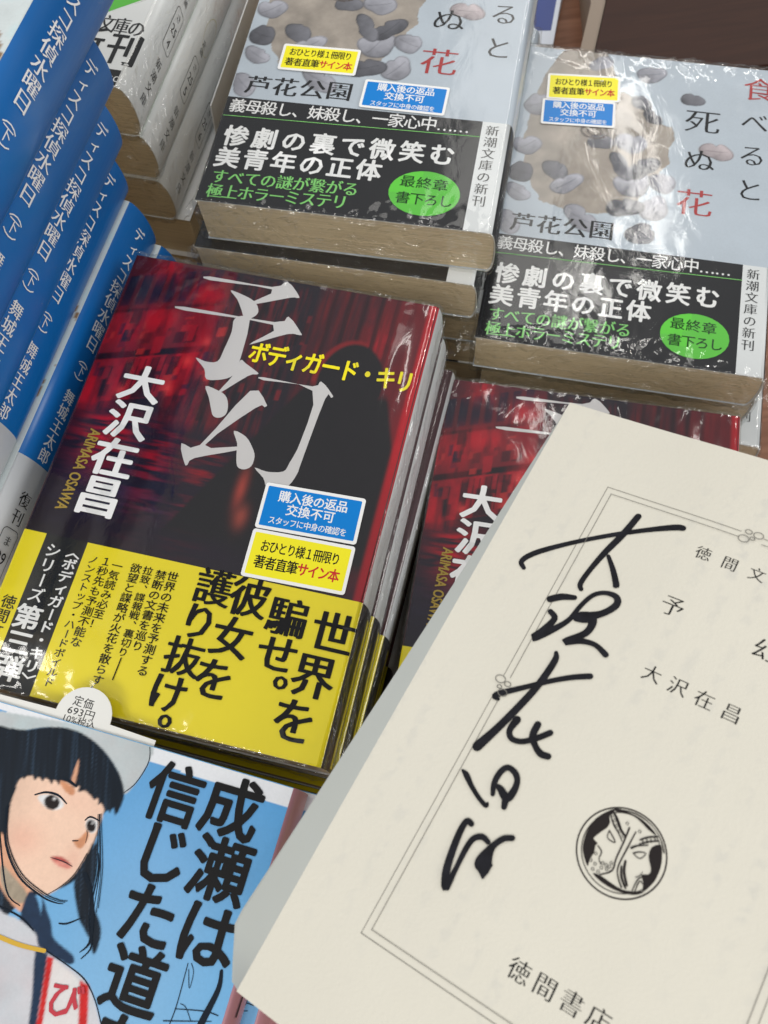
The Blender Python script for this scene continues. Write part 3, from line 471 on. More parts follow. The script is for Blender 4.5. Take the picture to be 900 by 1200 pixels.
def place(o,x,y,ztop,T,yaw): o.location=(x*MM,y*MM,(CAMZ+ztop-T)*MM); o.rotation_euler=(0,0,yaw)
tan=pages_mat('trimmed_page_edges',(.78,.63,.41))
tan_d=pages_mat('darker_page_edges',(.60,.49,.33),4200)

def sticker(parent,kind,quad,T,z=.75):
    c=np.array(quad); cx,cy=c.mean(0); ux=(c[1]-c[0]+c[2]-c[3])/2; vx=(c[0]-c[3]+c[1]-c[2])/2
    w_,h_=np.linalg.norm(ux),np.linalg.norm(vx); ang=math.atan2(ux[1],ux[0])
    s=slab('sticker',rrect(-w_/2,-h_/2,w_/2,h_/2,.9),0,.12,principled('sticker_white',(.85,.85,.84),.3),parent)
    s.location=(cx*MM,cy*MM,(T+z)*MM); s.rotation_euler=(0,0,ang)
    a=Art(); a.poly(rrect(-w_/2+1,-h_/2+1,w_/2-1,h_/2-1,.3,2),ink('stickB' if kind=='B' else 'stickY',.3)); a.z+=.02
    if kind=='B':
        a.run(('購入後の返品',-8.8,3.6,8.8,3.6,3.7,3.9,'b2','W','h')); a.run(('交換不可',-5.6,-.3,5.6,-.3,3.7,3.9,'b2','W','h')); a.run(('スタッフに中身の確認を',-10.8,-4.3,10.8,-4.3,2.3,2.6,'b1','W','h'))
    else:
        a.run(('おひとり様１冊限り',-10.6,2.6,10.6,2.6,3.2,4.0,'b2','K','h')); a.run(('著者直筆',-11,-2.4,-1.2,-2.4,3.5,4.2,'b2','K','h')); a.run(('サイン本',2.0,-2.4,11.2,-2.4,3.4,4.2,'b3','red','h'))
    a.build('lettering',s,lambda u,v,h:(u,v,.12+h*.5),.04)
    return s

# ---------------------------------------------------------------- thriller with the red street cover and yellow band
def artA(U,V):
    n1=vnoise(U+7,V,2.2,14,3,4); n2=vnoise(U,V,22,18,9,3); n3=vnoise(U+40,V+5,.8,9,21,2); n4=vnoise(U,V+9,9,1.1,31,3); n5=vnoise(U,V,3,3,77,3)
    col=lambda *c: np.array(c)
    base=np.zeros(U.shape+(3,)); base[:]=col(.016,.011,.018)
    def lay(m,c,k=1.0):
        nonlocal base
        m=np.clip(m*k,0,1)[...,None]; base=base*(1-m)+m*col(*c)
    def soft(x,w=.5): return np.clip(x/w+.5,0,1)
    box=lambda u0,u1,v0,v1,w=.5: soft(U-u0,w)*soft(u1-U,w)*soft(V-v0,w)*soft(v1-V,w)
    s=V-U*.30                                    # facade lines fall away down the street
    sbox=lambda u0,u1,v0,v1,w=.5: soft(U-u0,w)*soft(u1-U,w)*soft(s-v0,w)*soft(v1-s,w)
    # upper storey, bluish windows
    lay(sbox(-5,36,118,150),(.085,.012,.020),.75+.3*n2)
    for k in range(7): lay(sbox(1+k*4.6,3.9+k*4.6,127,139,.4),(.008,.010,.026),.8+.2*n1)
    lay(sbox(-5,37,124.2,125.4,.8),(.012,.008,.012))
    lay(sbox(-5,35,108,124),(.19,.012,.020),.62+.3*n2)           # plain lit wall
    lay(sbox(-5,38,106,108.5),(.010,.006,.010))
    # shop fronts
    lay(sbox(-5,33,90,106),(.42,.010,.022),.35+.9*n5*n1*1.4)
    for u0,u1,v0,v1 in ((3,7,90,103),(10.5,13,88,104),(16,22,90,101),(24.5,27,86,103),(29,31,88,100)): lay(sbox(u0,u1,v0,v1,.8),(.012,.010,.016),.9)
    lay((np.sin(U*3.1)>.82)*sbox(-5,33,92,105),(.03,.004,.008),.7)
    for cu,cv,ru,rv in D['A_blobs']:
        lay(ell(U,V,cu+(n5-.5)*6,cv+(n2-.5)*8,ru*.9,rv)*np.clip(n1*2.3-.55,0,.75),(.55,.010,.022))
    rs=np.random.RandomState(12)            # signs, doors and shutters along the street
    for q in range(64):
        u0=rs.uniform(0,40); s0=rs.uniform(91,121); w_=rs.uniform(.8,3.2); h_=rs.uniform(1.0,6.5)
        cq=[(.010,.008,.014),(.34,.012,.022),(.012,.012,.035),(.50,.03,.03),(.07,.008,.014)][rs.randint(5)]
        lay(sbox(u0,u0+w_,s0,s0+h_,.35),cq,rs.uniform(.4,.85))
    for q in range(26):
        u0=rs.uniform(40,66); v0_=rs.uniform(92,140); lay(box(u0,u0+rs.uniform(.6,2),v0_,v0_+rs.uniform(2,12),.4),[(.008,.006,.010),(.22,.012,.018)][rs.randint(2)],rs.uniform(.3,.8))
    # lamps with small halos
    for u,v in ((30,112),(34,120),(27,101),(38,108),(12,97)): lay(ell(U,V,u,v,1.5,1.8),(.72,.05,.05),.7)
    # middle distance, thin verticals
    lay(box(36,62,86,146,3)*np.clip(n3*2-.8,0,1),(.20,.012,.018),.6)
    lay(box(39,41,92,146),(.010,.006,.010),.8); lay(box(47.5,49,90,150),(.010,.006,.010),.7)
    # wet street: horizontal broken reflections
    g=soft(90-V,6)
    lay(g*box(-5,62,50,92,4),(.016,.010,.020),.92)
    lay(g*ell(U,V,13,83,8,11)*np.clip(n4*3-.9,0,1),(.58,.008,.020)); lay(g*ell(U,V,31,76,5,15)*np.clip(n4*3-1.2,0,1),(.34,.006,.015)); lay(g*ell(U,V,47,72,6,14)*np.clip(n4*3-1.3,0,1),(.26,.006,.012))
    lay(g*ell(U,V,24,64,20,9)*np.clip(n4*2-.9,0,1),(.03,.03,.09),.7)
    # right wall with bars
    lay(soft(U-66,3)*soft(V-84,8),(.115,.009,.013),.15+.8*n1*n3*2)
    for k in range(6): lay(box(70+k*5.2,71.6+k*5.2,96,152,.6),(.020,.006,.010),.8)
    lay(soft(U-92,3)*soft(V-52,14),(.17,.009,.014),.35+.5*n1)
    lay(ell(U,V,88,86,3.5,20)*np.clip(n1*2.2-.4,0,1),(.42,.012,.018),.9)
    # figure in a hood seen from behind
    w=12+np.clip((112-V)*.42,0,26); cx=82-np.clip((112-V)*.10,0,6)
    body=soft((w-np.abs(U-cx-(U>cx)*2)),1.2)*soft(112-V,3)*soft(V-54,6)
    head=soft(1-np.sqrt(((U-83)/10.5)**2+((V-114)/15)**2),.07)
    rim=soft(1-np.sqrt(((U-82.4)/11.6)**2+((V-114)/16.2)**2),.07)*(U<86)
    lay(rim,(.24,.012,.016),.8); lay(np.maximum(body,head),(.013,.011,.013))
    lay(ell(U,V,60,73,1.6,6)*soft(V-60,4),(.36,.05,.035),.9); lay(ell(U,V,62.5,64,2,3.5),(.34,.06,.04),.8)   # lit hand
    edge=soft(U-101.6,1.2); lay(edge,(.42,.008,.016),.6+.4*np.clip((V-40)/60,0,1))
    return base*(.93+.14*n5[...,None])
def lower_cover_A(root,sec,H=148):
    """cover, band and pages that every copy of the red thriller shares"""
    sheet('cover',sec,0,sec.len,0,H,0,.25,[principled('laminated_black_red',(.05,.008,.012),.35),ink('spineW')],root,[sec.front+1.2])
    sheet('paper_band',sec,0,sec.len,-.1,46.4,.30,.12,[ink('obiY',.35),ink('obiK',.35),ink('obiY',.35),ink('obiK',.35)],root,[7.2,20.4,sec.front+1.0])
    block(sec,H,tan_d,root)
secA=Sec(105,20.2,1.6,.5,2.3)
def book_A(label,group,full=True,seed=1,wrap=True):
    r=empty('shrink_wrapped_paperback',label,'book',group); lower_cover_A(r,secA)
    fm=lambda u,v,h:(lambda p:(p[0],v,p[1]))(secA.at(u,.25+h)); fo=lambda u,v,h:(lambda p:(p[0],v,p[1]))(secA.at(u,.42+h))
    if full:
        paint('cover_picture',.3,secA.front+1.2,46,147.9,.5,artA,vcol_mat('printed_picture',.36,.06),r,fm)
        a=Art()
        for p in D['A_title']: a.poly(p,ink('title'),3)
        a.build('title_lettering',r,fm,.10)
        for t,nm in zip(D['A_text'],('series_lettering','author_lettering','roman_lettering')): a=Art(); a.run(t); a.build(nm,r,fm,.35)
        b=Art(); [b.run(t) for t in D['A_obi_text']]; p,q=D['A_dash']; b.stroke([p[:2]+(.35,),q[:2]+(.35,)],ink('K')); b.build('band_lettering',r,fo,.05)
    # marks on the spine band
    a=Art(); m=secA.spine_mid
    a.poly([(m-2.2,1),(m+2.0,1),(m+2.0,44),(m-2.2,44)],ink('obiY',.35)); a.build('spine_band_panel',r,fo,.04)
    if wrap: film(secA,148,r,seed)
    return r
x,y,z,yaw=PL['A']; gA='stack of red thriller paperbacks with yellow bands in the middle'
A1=book_A('red and black paperback with yellow band and two stickers, topmost of the centre stack',gA); place(A1,x,y,z,20.2,yaw)
D1=copy_tree(A1); x4,y4,z4,w4=PL['D']; D1['label']='red and black paperback half hidden under the open book with the signed page'; D1['group']='stack of red thriller paperbacks under the signed page'
place(D1,x4,y4,z4,20.2,w4)
for k,q in D['A_stick']: sticker(A1,k,q,20.2)
A2=book_A('red thriller copy with white spine directly under the centre top book',gA,False,7); place(A2,x+2.2,y+.6,z-20.5,20.2,yaw+.006)
A3=copy_tree(A2); A3['label']='red thriller copy third from the top of the centre stack'; place(A3,x+4.0,y+1.6,z-41,20.2,yaw-.012)
ords=['','','','third','fourth','fifth','sixth','seventh','eighth']
for k in range(3,8):
    c=copy_tree(A2,None,('shrink_wrap',)); c['label']='red thriller copy %s from the top of the centre stack'%ords[k+1]; place(c,x+[2,3,1,2,2][k-3],y+[1,0,1,1,0][k-3],z-20.23*k,20.2,yaw+[.01,-.01,0,.01,0][k-3])
for k in range(1,6):
    c=copy_tree(A2,None,() if k<2 else ('shrink_wrap',)); c['group']='stack of red thriller paperbacks under the signed page'
    c['label']='red thriller copy %s from the top of the stack under the signed page'%['','second','third','fourth','fifth','sixth'][k]; place(c,x4+[0,1.5,-1,1,0,0][k],y4+[0,-.5,.6,0,0,0][k],z4-20.2*k,19.2 if k==5 else 20.2,w4+[0,.012,-.01,.01,0,0][k])

# ---------------------------------------------------------------- pale grey novel with black band
secB=Sec(105,20.0,2.0,.4,2.3)
cc=D['B_circle'][0]
def artB(U,V):
    n1=vnoise(U,V,10,10,4,4); n2=vnoise(U,V,3,3,8,3); n3=vnoise(U+9,V,38,5,18,2)
    c=np.zeros(U.shape+(3,)); c[:]=(.50,.56,.63); c*= (0.94+.12*n1)[...,None]
    wob=(n2-.5)*1.6
    pl=inside(U+wob,V+wob,D['C_plate']); pc=np.array([.36,.315,.275]); c[pl]=pc*(.50+.65*n1[pl]+.35*n2[pl])[:,None]
    # rim shading printed on the round food
    e=~inside(U+(n2-.5)*2-.0,V+.8,D['C_plate'])&pl; c[e]*=.72
    for i,(u,v,a,b,k) in enumerate(D['C_petals']):
        rs=np.random.RandomState(i); ang=rs.uniform(-1,1); ca,sa=math.cos(ang),math.sin(ang); x_=(U-u)*ca+(V-v)*sa; y_=-(U-u)*sa+(V-v)*ca
        a=a*1.18; b=b*1.15; rr=(x_/a)**2+(y_/b)**2; th=np.arctan2(y_,x_); notch=1+.16*np.sin(th*2+i)+.12*np.sin(th*3+i*2)+.05*np.sin(th*5+i)-.45*np.exp(-((th-1.2-.3*(i%3))/.26)**2)
        m=np.clip((notch-rr)/.16+.5,0,1)
        colr={0:(.36,.36,.41),1:(.17,.17,.195),2:(.46,.40,.42),3:(.12,.12,.14)}[k]; sh=(.62+.70*np.clip(.5+x_/a*.35+y_/b*.4,0,1)+.5*(n2-.5))
        c=c*(1-m[...,None])+np.array(colr)*(sh*m)[...,None]
        ln=np.exp(-((rr-notch*.92)/.09)**2); c*=(1-.42*ln)[...,None]
        vein=np.exp(-((y_-.15*x_-.1*x_*x_/a)/.22)**2)*(rr<.55)*(k!=1); c*=(1-.3*vein)[...,None]
    # snail-like curl drawn on the food
    u0,v0=D['C_petals'][14][0]-3,D['C_petals'][14][1]+1
    r_=np.hypot((U-u0)/1.5,V-v0-4); cu=(np.abs(r_-3.6)<.35)|(np.abs(r_-1.9)<.3); c[cu&pl]=(.10,.08,.07)
    return c
def lower_B(r,full):
    sheet('cover',secB,0,secB.len,0,148,0,.25,[principled('pale_grey_cover',(.50,.56,.63),.35),ink('spineW'),principled('pale_grey_back',(.50,.56,.63),.35)],r,[secB.front+3,secB.back])
    su=D['B_strip_u']
    sheet('paper_band',secB,0,secB.back+.5,.0,48.1,.30,.12,[ink('band48',.35),ink('spineW',.35),ink('band48',.35)],r,[su,secB.front+1.0])
    block(secB,148,tan,r)
def book_B(label,group,full=True,seed=3):
    r=empty('shrink_wrapped_paperback',label,'book',group); lower_B(r,full)
    fm=lambda u,v,h:(lambda p:(p[0],v,p[1]))(secB.at(u,.25+h)); fo=lambda u,v,h:(lambda p:(p[0],v,p[1]))(secB.at(u,.42+h))
    if full:
        paint('cover_picture',.3,secB.front+.3,47.8,147.9,.45,artB,vcol_mat('printed_picture',.36,.06),r,fm)
        a=Art(); [a.run(t) for t in D['B_text'][:4]]; a.run(D['B_food']) ; a.build('title_lettering',r,fm,.10)
        a=Art(); a.run(D['B_text'][4]); a.build('author_lettering',r,fm,.10)
        b=Art(); [b.run(t) for t in D['B_obi_text']]; b.run(D['B_strip_text'][0]); p,q=D['B_line']; b.stroke([(0.5,p[1],.25),(su_,q[1],.25)],ink('N')) 
        u,v=D['B_oval']; b.circle(u,v,12.4,9.6,ink('green')); b.z+=.02; [b.run(t) for t in D['B_oval_text']]
        b.build('band_lettering',r,fo,.05)
    else:
        b=Art(); b.run(D['B_strip_text'][0]); b.build('band_lettering',r,fo,.05)
    film(secB,148,r,seed,.27,1.5,.34,60)
    return r
su_=D['B_strip_u']
# title column: first character red, the rest black
x,y,z,yaw=PL['B']; gB='stack of grey novels with black bands at the top centre'
B1=book_B('pale grey novel with black band, topmost of the stack at the top centre',gB); place(B1,x,y,z,20,yaw)
C1=copy_tree(B1); xc,yc,zc,wc=PL['C']; gC='stack of grey novels with black bands at the right'
C1['label']='pale grey novel with black band and ceiling light glare, top of the right stack'; C1['group']=gC; place(C1,xc,yc,zc,20,wc)
for k,q in D['B_stick']: sticker(B1,k,q,20)
for k,q in D['C_stick']: sticker(C1,k,q,20)
B2=book_B('grey novel with tan page edges directly under the top centre book',gB,False,13)
# second copy is pushed left and turned a little
place(B2,x-5.5,y-2.6,z-20.8,20,yaw-.022)
B3=copy_tree(B2); B3['label']='grey novel third from the top of the top centre stack'; place(B3,x+1.5,y-4.2,z-41.4,20,yaw+.0)
for k in range(3,8):
    c=copy_tree(B2,None,('shrink_wrap',)); c['label']='grey novel %s from the top of the top centre stack'%ords[k+1]; place(c,x+[-2,0,1,0,0][k-3],y+[-1,-2,-1,-2,-1][k-3],z-20.06*k-(.9 if k<6 else 0),19.2 if k==7 else 20,yaw)
for k in range(1,6):
    c=copy_tree(B2,None,() if k<3 else ('shrink_wrap',)); c['group']=gC; c['label']='grey novel %s from the top of the right stack'%['','second','third','fourth','fifth','sixth'][k]
    place(c,xc+[0,3.5,9.5,12,8,8][k],yc+[0,1.0,-9,-12,-9,-9][k],zc-20.08*k-(.5 if k<4 else 0),19.3 if k==5 else 20,wc+[0,.02,.0,0,0,0][k])

# ---------------------------------------------------------------- blue spined detective novels at the left
TB=23.08
secE=Sec(105,22.7,2.8,.9,2.0,skew=2.2)
def book_E(label):
    r=empty('blue_spined_paperback',label,'book','blue spined novels stacked at the left edge')
    blue=principled('blue_spine_ink',(.005,.135,.44),.30,.5)
    # cover: pale picture front, blue spine that starts just before the fold
    sheet('cover',secE,0,secE.len,0,148,0,.28,[principled('pale_cloud_cover',(.60,.66,.66),.35),blue,blue],r,[secE.front+.8,secE.back])
    def artE(U,V):
        n1=vnoise(U,V,7,12,41,4); n2=vnoise(U,V,5,8,45,3); c=np.zeros(U.shape+(3,)); c[:]=(.60,.66,.67); c*=(.8+.35*n1)[...,None]
        c=c*(1-(np.clip((n1-.5)*3,0,1)*.5)[...,None]*np.array([.55,.2,.12])); m=(n2>.62); c[m]=np.array([.27,.17,.10])*(.8+.4*n1[m])[:,None]; return c
    fm=lambda u,v,h:(lambda p:(p[0],v,p[1]))(secE.at(u,.28+h))
    paint('cover_picture',.3,secE.front+.8,.3,147.7,.8,artE,vcol_mat('printed_picture',.36,.06),r,fm)
    block(secE,148,tan,r)
    sm=secE.spine_mid-3.0; a=Art(); lab=secE.front-2.9
    a2=[(u,48) for u in (0,)]
    # white label section at the foot of the spine, wrapped with the paper
    sheet('spine_label',secE,secE.front+.8,secE.back+2,.05,48.5,.28,.06,[principled('spine_label_white',(.70,.72,.74),.35)],r)
    a.run(('デ',sm,140.4,sm,140.4,5.6,5.8,'s1','W','v')); a.run(('ィ',sm,134.4,sm,134.4,5.0,5.0,'s1','W','v'))
    a.run(('スコ',sm,128.8,sm,123,5.6,5.8,'s1','W','v')); a.run(('探偵水曜日',sm,117.3,sm,94.5,6.4,6.4,'s1','W','v'))
    a.run(('（',sm,88.4,sm,88.4,5.6,5.6,'n','W','v')); a.run(('下',sm,84,sm,84,4.4,4.6,'n','W','v')); a.run(('）',sm,79.6,sm,79.6,5.6,5.6,'n','W','v'))
    a.run(('舞城王太郎',sm,73.5,sm,51.8,5.4,5.4,'s1','W','v')); 
    a.run(('復刊',sm,36,sm,30,5.4,5.4,'m1','K','v'))
    a.run(('ま',sm,22,sm,22,3.6,3.6,'m1','K','v')); a.run(('29',sm,16.5,sm,16.5,4.4,3.8,'n','K','S')); a.run(('6',sm,10.6,sm,10.6,2.2,3.8,'n','K','S'))
    q=rrect(sm-3.6,7,sm+3.6,26,1.6); a.stroke([p+(.22,) for p in q+q[:1]],ink('K'),1)
    # spine text runs from head to tail; its right hand side faces down
    a.build('spine_lettering',r,lambda u,v,h:(lambda p:(p[0],v,p[1]))(secE.at(u,.35+h)),.05)
    return r
E0=book_E('blue spined novel whose picture cover shows as a strip beside the spine')
posE=[(-73.4,230.0,0),(-76.3,234.3,.0),(-71.0,232.0,.0),(-66.2,231.2,0),(-58.0,238.5,0)]
lE=['blue spined novel with a pale strip of its cover showing, next to the red thriller','blue spined novel lying directly on the one whose cover strip shows','blue spined novel in the middle of the leaning blue pile','blue spined novel second from the top of the blue pile','topmost blue spined novel in the upper left corner']
yE=-.38
def placeE(o,px,py,k,yaw=yE):
    W_=105-2.8+.8; o.location=((px-W_*math.cos(yaw)+148*math.sin(yaw))*MM,(py-W_*math.sin(yaw)-148*math.cos(yaw))*MM,(TB*(6+k))*MM); o.rotation_euler=(0,0,yaw)
for k,(px,py,_) in enumerate(posE):
    o=E0 if k==0 else copy_tree(E0); o['label']=lE[k]; placeE(o,px,py,k)
for k in range(-1,-7,-1):
    o=copy_tree(E0); o['label']=['','sixth blue spined novel down, its head corner peeping out behind the red thriller','seventh blue spined novel from the top of the blue pile','eighth blue spined novel from the top of the blue pile','ninth blue spined novel from the top of the blue pile','tenth blue spined novel from the top of the blue pile','lowest blue spined novel resting on the table'][-k]
    placeE(o,-73.4+(4.6 if k==-1 else 1),230+(-1.5 if k==-1 else 2),k)

# ---------------------------------------------------------------- white new-release paperbacks, upper left
secK=Sec(105,22.3,3.4,1.0,2.1)
def book_K(label,num,full,seed,green,blue_v=200):
    r=empty('white_shrink_wrapped_paperback',label,'book','white spined paperbacks stacked at the upper left')
    white=principled('white_cover_paper',(.82,.83,.83),.3)
    sheet('cover',secK,0,secK.len,0,148,0,.28,[white],r)
    block(secK,148,tan_d if not full else tan,r)
    sm=secK.spine_mid; fm=lambda u,v,h:(lambda p:(p[0],v,p[1]))(secK.at(u,.28+h))
    a=Art(); bl=principled('deep_blue_panel',(.02,.07,.22),.3)
    if full:
        a.poly([(0.5,0.5),(secK.front,.5),(secK.front,7.6),(.5,7.6)],ink('K')); a.poly(D['K_green'],ink('green')); a.poly(D['K_grey'],ink('grey')); a.z+=.02
        for t in D['K_text']:
            if t[0]=='Disco': t=('Disco',t[1],4.0,t[3]-.3,4.0,11,3.8,'m1','W','S')
            a.run(t)
    if green: a.stroke([(secK.back-1.5,.6,.7),(secK.back-1.5,100,.7)],ink('green'),2)
    elif blue_v<148: a.poly([(secK.front+.6,blue_v),(secK.back,blue_v),(secK.back,140),(secK.front+.6,140)],bl)
    else: a.circle(sm+2,66,5.5,9,principled('faded_yellow',(.66,.62,.40),.4))
    a.run(('新潮文庫',sm,24,sm,7,4.6,4.6,'m1','K','v')); a.run(('さ',sm,47.5,sm,47.5,3.6,3.6,'m1','K','v')); a.run(('25',sm,41.5,sm,41.5,4.4,3.8,'n','K','S')); a.run((num,sm,35,sm,35,2.2,3.8,'n','K','S'))
    q=rrect(sm-3.4,31,sm+3.4,51,1.5); a.stroke([p+(.22,) for p in q+q[:1]],ink('K'),1); a.run(('定価',sm,60,sm,56,3.4,3.4,'m1','K','v'))
    a.build('lettering',r,fm,.05)
    film(secK,148,r,seed,.45,1.3,.5,70)
    return r
x,y,z,yaw=PL['K']
tan_d=tan
K1=book_K('white paperback with green corner and black strip, topmost at the upper left','4',True,23,True); place(K1,x,y,z,22.3,yaw)
K2=book_K('white spined paperback and a pale yellow spot, second in the upper left stack','5',False,24,False); place(K2,x+.6,y+.4,z-22.5,22.3,yaw)
K3=book_K('white spined paperback with blue upper spine, third in the upper left stack','6',False,25,False,53); place(K3,x+1.0,y-.6,z-45,22.3,yaw)
for k in range(3,8):
    c=copy_tree(K2,None,('shrink_wrap','lettering')); c['label']='white paperback turned page edges outward, %s in the upper left stack'%['fourth','fifth','sixth','seventh','eighth'][k-3]
    T_=22.3; z_=z-22.38*k; W_=105; ox=[6,3.5,5,4,4][k-3]; oy=[-2,-3,-2,-2,-2][k-3]
    # turned through 180 degrees so that the fore edge faces right
    cx=x+ox+W_*math.cos(yaw)-148*math.sin(yaw); cy=y+oy+W_*math.sin(yaw)+148*math.cos(yaw)
    c.location=(cx*MM,cy*MM,(CAMZ+z_-T_)*MM); c.rotation_euler=(0,0,yaw+math.pi)

# ---------------------------------------------------------------- painted girl cover at the lower left
secG=Sec(105,20.8,1.6,.3,2.3)
def artG(U,V):
    n1=vnoise(U,V,14,14,51,4); n2=vnoise(U,V,4,4,55,3); t=np.clip((144-V)/100,0,1)[...,None]
    c=np.array([.09,.33,.66])*(1-t)+np.array([.22,.48,.72])*t; c=c*(.93+.14*n1)[...,None]
    e=np.exp(-(((U-78)/22)**2+((V-104)/46)**2))[...,None]*.22; c=c*(1-e)+np.array([.45,.62,.80])*e
    b0,b1=D['G']['band']; lim=b0[1]+(b1[1]-b0[1])*(U-b0[0])/(b1[0]-b0[0]); m=V>lim-0.5; c[m]=(.74,.76,.80)
    w=np.clip((88-V)/20,0,1)*np.clip((U-60)/20,0,1); c=c*(1-.5*w[...,None])+np.array([.36,.33,.42])*.5*w[...,None]*(.6+.8*n2)[...,None]
    n3=vnoise(U*1.0+V*.35,V*.25,.55,3.2,61,3); n4=vnoise(U,V,1.2,1.2,63,2)
    P=D['G']['polys']; fc=[p for k,p in P if k=='skin'][0]; fu=np.mean([q[0] for q in fc]); fv=np.mean([q[1] for q in fc])
    for k,p in P:
        if k=='blush': continue
        q=crom([x[:2] for x in p],4,True) if k not in ('sash','red','pink') else p
        m=cover_of(U,V,q,.3)[...,None]
        if not m.any(): continue
        b=np.array(INK[k])
        if k=='skin':
            sh=1-.20*np.clip((fu-6-U)/10,0,1)-.10*np.clip((fv-12-V)/8,0,1); ch=.30*ell(U,V,fu-7.5,fv-3,5,4)+.22*ell(U,V,fu+7,fv-4,2.5,3)+.10*ell(U,V,fu+3,fv+9,9,3)
            cc=b*sh[...,None]*(.96+.08*n4)[...,None]; cc=cc*(1-ch[...,None])+np.array([.70,.26,.19])*ch[...,None]
        elif k=='hair': cc=b[None,None]*(.5+.9*n3[...,None])+np.clip(n3-.60,0,1)[...,None]*np.array([.05,.10,.17])
        elif k in('cap','shirt','sash'): cc=b*(.80+.36*n1)[...,None]+ (n2-.5)[...,None]*np.array([-.05,.02,.03])
        else: cc=b*(.85+.3*n4)[...,None]
        c=c*(1-m)+cc*m
    return c
def book_G(label,full=True):
    r=empty('paperback_with_painted_girl',label,'book','sky blue paperbacks stacked at the lower left')
    sheet('cover',secG,0,secG.len,0,148,0,.26,[principled('sky_blue_cover',(.12,.36,.62),.35),principled('pink_spine',(.50,.24,.28),.35),principled('sky_blue_back',(.12,.36,.62),.35)],r,[secG.front+.2,secG.back])
    block(secG,148,tan,r)
    fm=lambda u,v,h:(lambda p:(p[0],v,p[1]))(secG.at(u,.26+h))
    if full:
        paint('cover_picture',.3,secG.front+.2,.3,147.8,.38,artG,vcol_mat('printed_picture',.36,.06),r,fm)
        g=D['G']; a=Art()
        clip=lambda P:[(max(p[0],.4),min(p[1],147.8)) for p in P]
        skinG=None
        for k,p in g['strokes']: a.stroke([(max(q[0],.6),min(q[1],147.6),q[2]) for q in p],ink(k),5,.0004)
        a.stroke([(max(q[0],.6),q[1],q[2]) for q in g['gold']],ink('gold'),5,.0004)
        # fine flyaway strands drawn with a thin brush
        rs=random.Random(5); hs=[p for k,p in g['strokes'] if k=='hair'][:2]
        for p in hs:
            for q in range(3):
                du,dv=rs.uniform(-1.2,1.2),rs.uniform(-1,1); a.stroke([(max(x[0]+du*(i/len(p)+.3),.6),x[1]+dv,.16) for i,x in enumerate(p)],ink('hair'),5,.0004)
        cap=g['polys'][0][1]; 
        a.build('figure_print',r,fm,.08)
        b=Art(); [b.run(t) for t in g['text'][:2]]; b.build('title_lettering',r,fm,.30)
        b=Art(); b.run(g['text'][2]); b.build('sash_lettering',r,fm,.30)
    return r
x,y,z,yaw=PL['G']
G1=book_G('sky blue paperback with a painted girl in a white cap on the cover'); place(G1,x,y,z,20.8,yaw)
T_=20.8
tu,tv=D['G']['tag'][0]; te=D['G']['tag'][4]
slip=slab('order_slip',[(4,60),(te[0],60),(te[0],te[1]-.1)]+[(tu+7.9*math.cos(t),max(tv+.6,te[1]-.1)+7.9*math.sin(t)) for t in [math.pi*k/16 for k in range(17)]]+[(4,te[1]-.3)],T_-.95,T_-.6,principled('slip_card',(.74,.74,.71),.6),G1)
a=Art(); tg=D['G']['tag']; u_,v_=tg[1]; a.run(('定価',u_-1.5,v_,u_+1.5,v_,2.9,3.0,'b0','K','h')); u_,v_=tg[2]; a.run(('693円',u_,v_,u_,v_,7.6,2.3,'n','K','S')); u_,v_=tg[3]; a.run(('10%税込',u_,v_,u_,v_,9,2.2,'n','K','S')); a.build('lettering',slip,lambda u,v,h:(u,v,T_-.6+h),.03)
G2=book_G('sky blue paperback directly beneath the painted girl one',True); place(G2,x+5.5,y-3.5,z-20.95,20.8,yaw+.02)
for k in range(2,8):
    c=copy_tree(G2,None,('cover_picture','figure_print','title_lettering')); c['label']='sky blue paperback %s from the top of the lower left stack'%['third','fourth','fifth','sixth','seventh','lowest'][k-2]; place(c,x+[2,1,2,1,2,2][k-2],y+[0,-1,0,0,0,0][k-2],z-21.1*k,20.8,yaw)

# ---------------------------------------------------------------- open book with the signed title page, nearest the camera
h=D['H']; Rm=Matrix(h['R']); th=Vector(h['t'])
Hb=empty('signed_open_book','open paperback with a large black autograph across its cream title page','book')
Hb.matrix_world=Matrix.Translation((th+Vector((0,0,CAMZ)))*MM) @ Rm.to_4x4()
cream=principled('cream_title_page',(.69,.663,.578),.62,.3,bump=(1400,.22),var=.035,varscale=45)
# title page: slightly curled sheet whose left margin rolls down towards the foot
nt=cream.node_tree; b_=nt.nodes['Principled BSDF']; src=b_.inputs['Base Color'].links[0].from_socket
# print of the other side showing faintly through the thin paper: columns of soft marks
tc=nt.nodes.new('ShaderNodeTexCoord'); sx=nt.nodes.new('ShaderNodeSeparateXYZ'); nt.links.new(tc.outputs['Object'],sx.inputs[0])
def mm_(op,a,b=None):
    q=nt.nodes.new('ShaderNodeMath'); q.operation=op
    for i,x in enumerate((a,b)):
        if x is None: continue
        if isinstance(x,(int,float)): q.inputs[i].default_value=x
        else: nt.links.new(x,q.inputs[i])
    return q.outputs[0]
sn=mm_('SINE',mm_('MULTIPLY',sx.outputs['X'],2*math.pi/.0062)); col_=nt.nodes.new('ShaderNodeMapRange'); col_.inputs['From Min'].default_value=-.1; col_.inputs['From Max'].default_value=.9; nt.links.new(sn,col_.inputs['Value'])
ng=nt.nodes.new('ShaderNodeTexNoise'); ng.inputs['Scale'].default_value=430; ng.inputs['Detail'].default_value=1; nt.links.new(tc.outputs['Object'],ng.inputs['Vector'])
nb=nt.nodes.new('ShaderNodeTexNoise'); nb.inputs['Scale'].default_value=26; nt.links.new(tc.outputs['Object'],nb.inputs['Vector'])
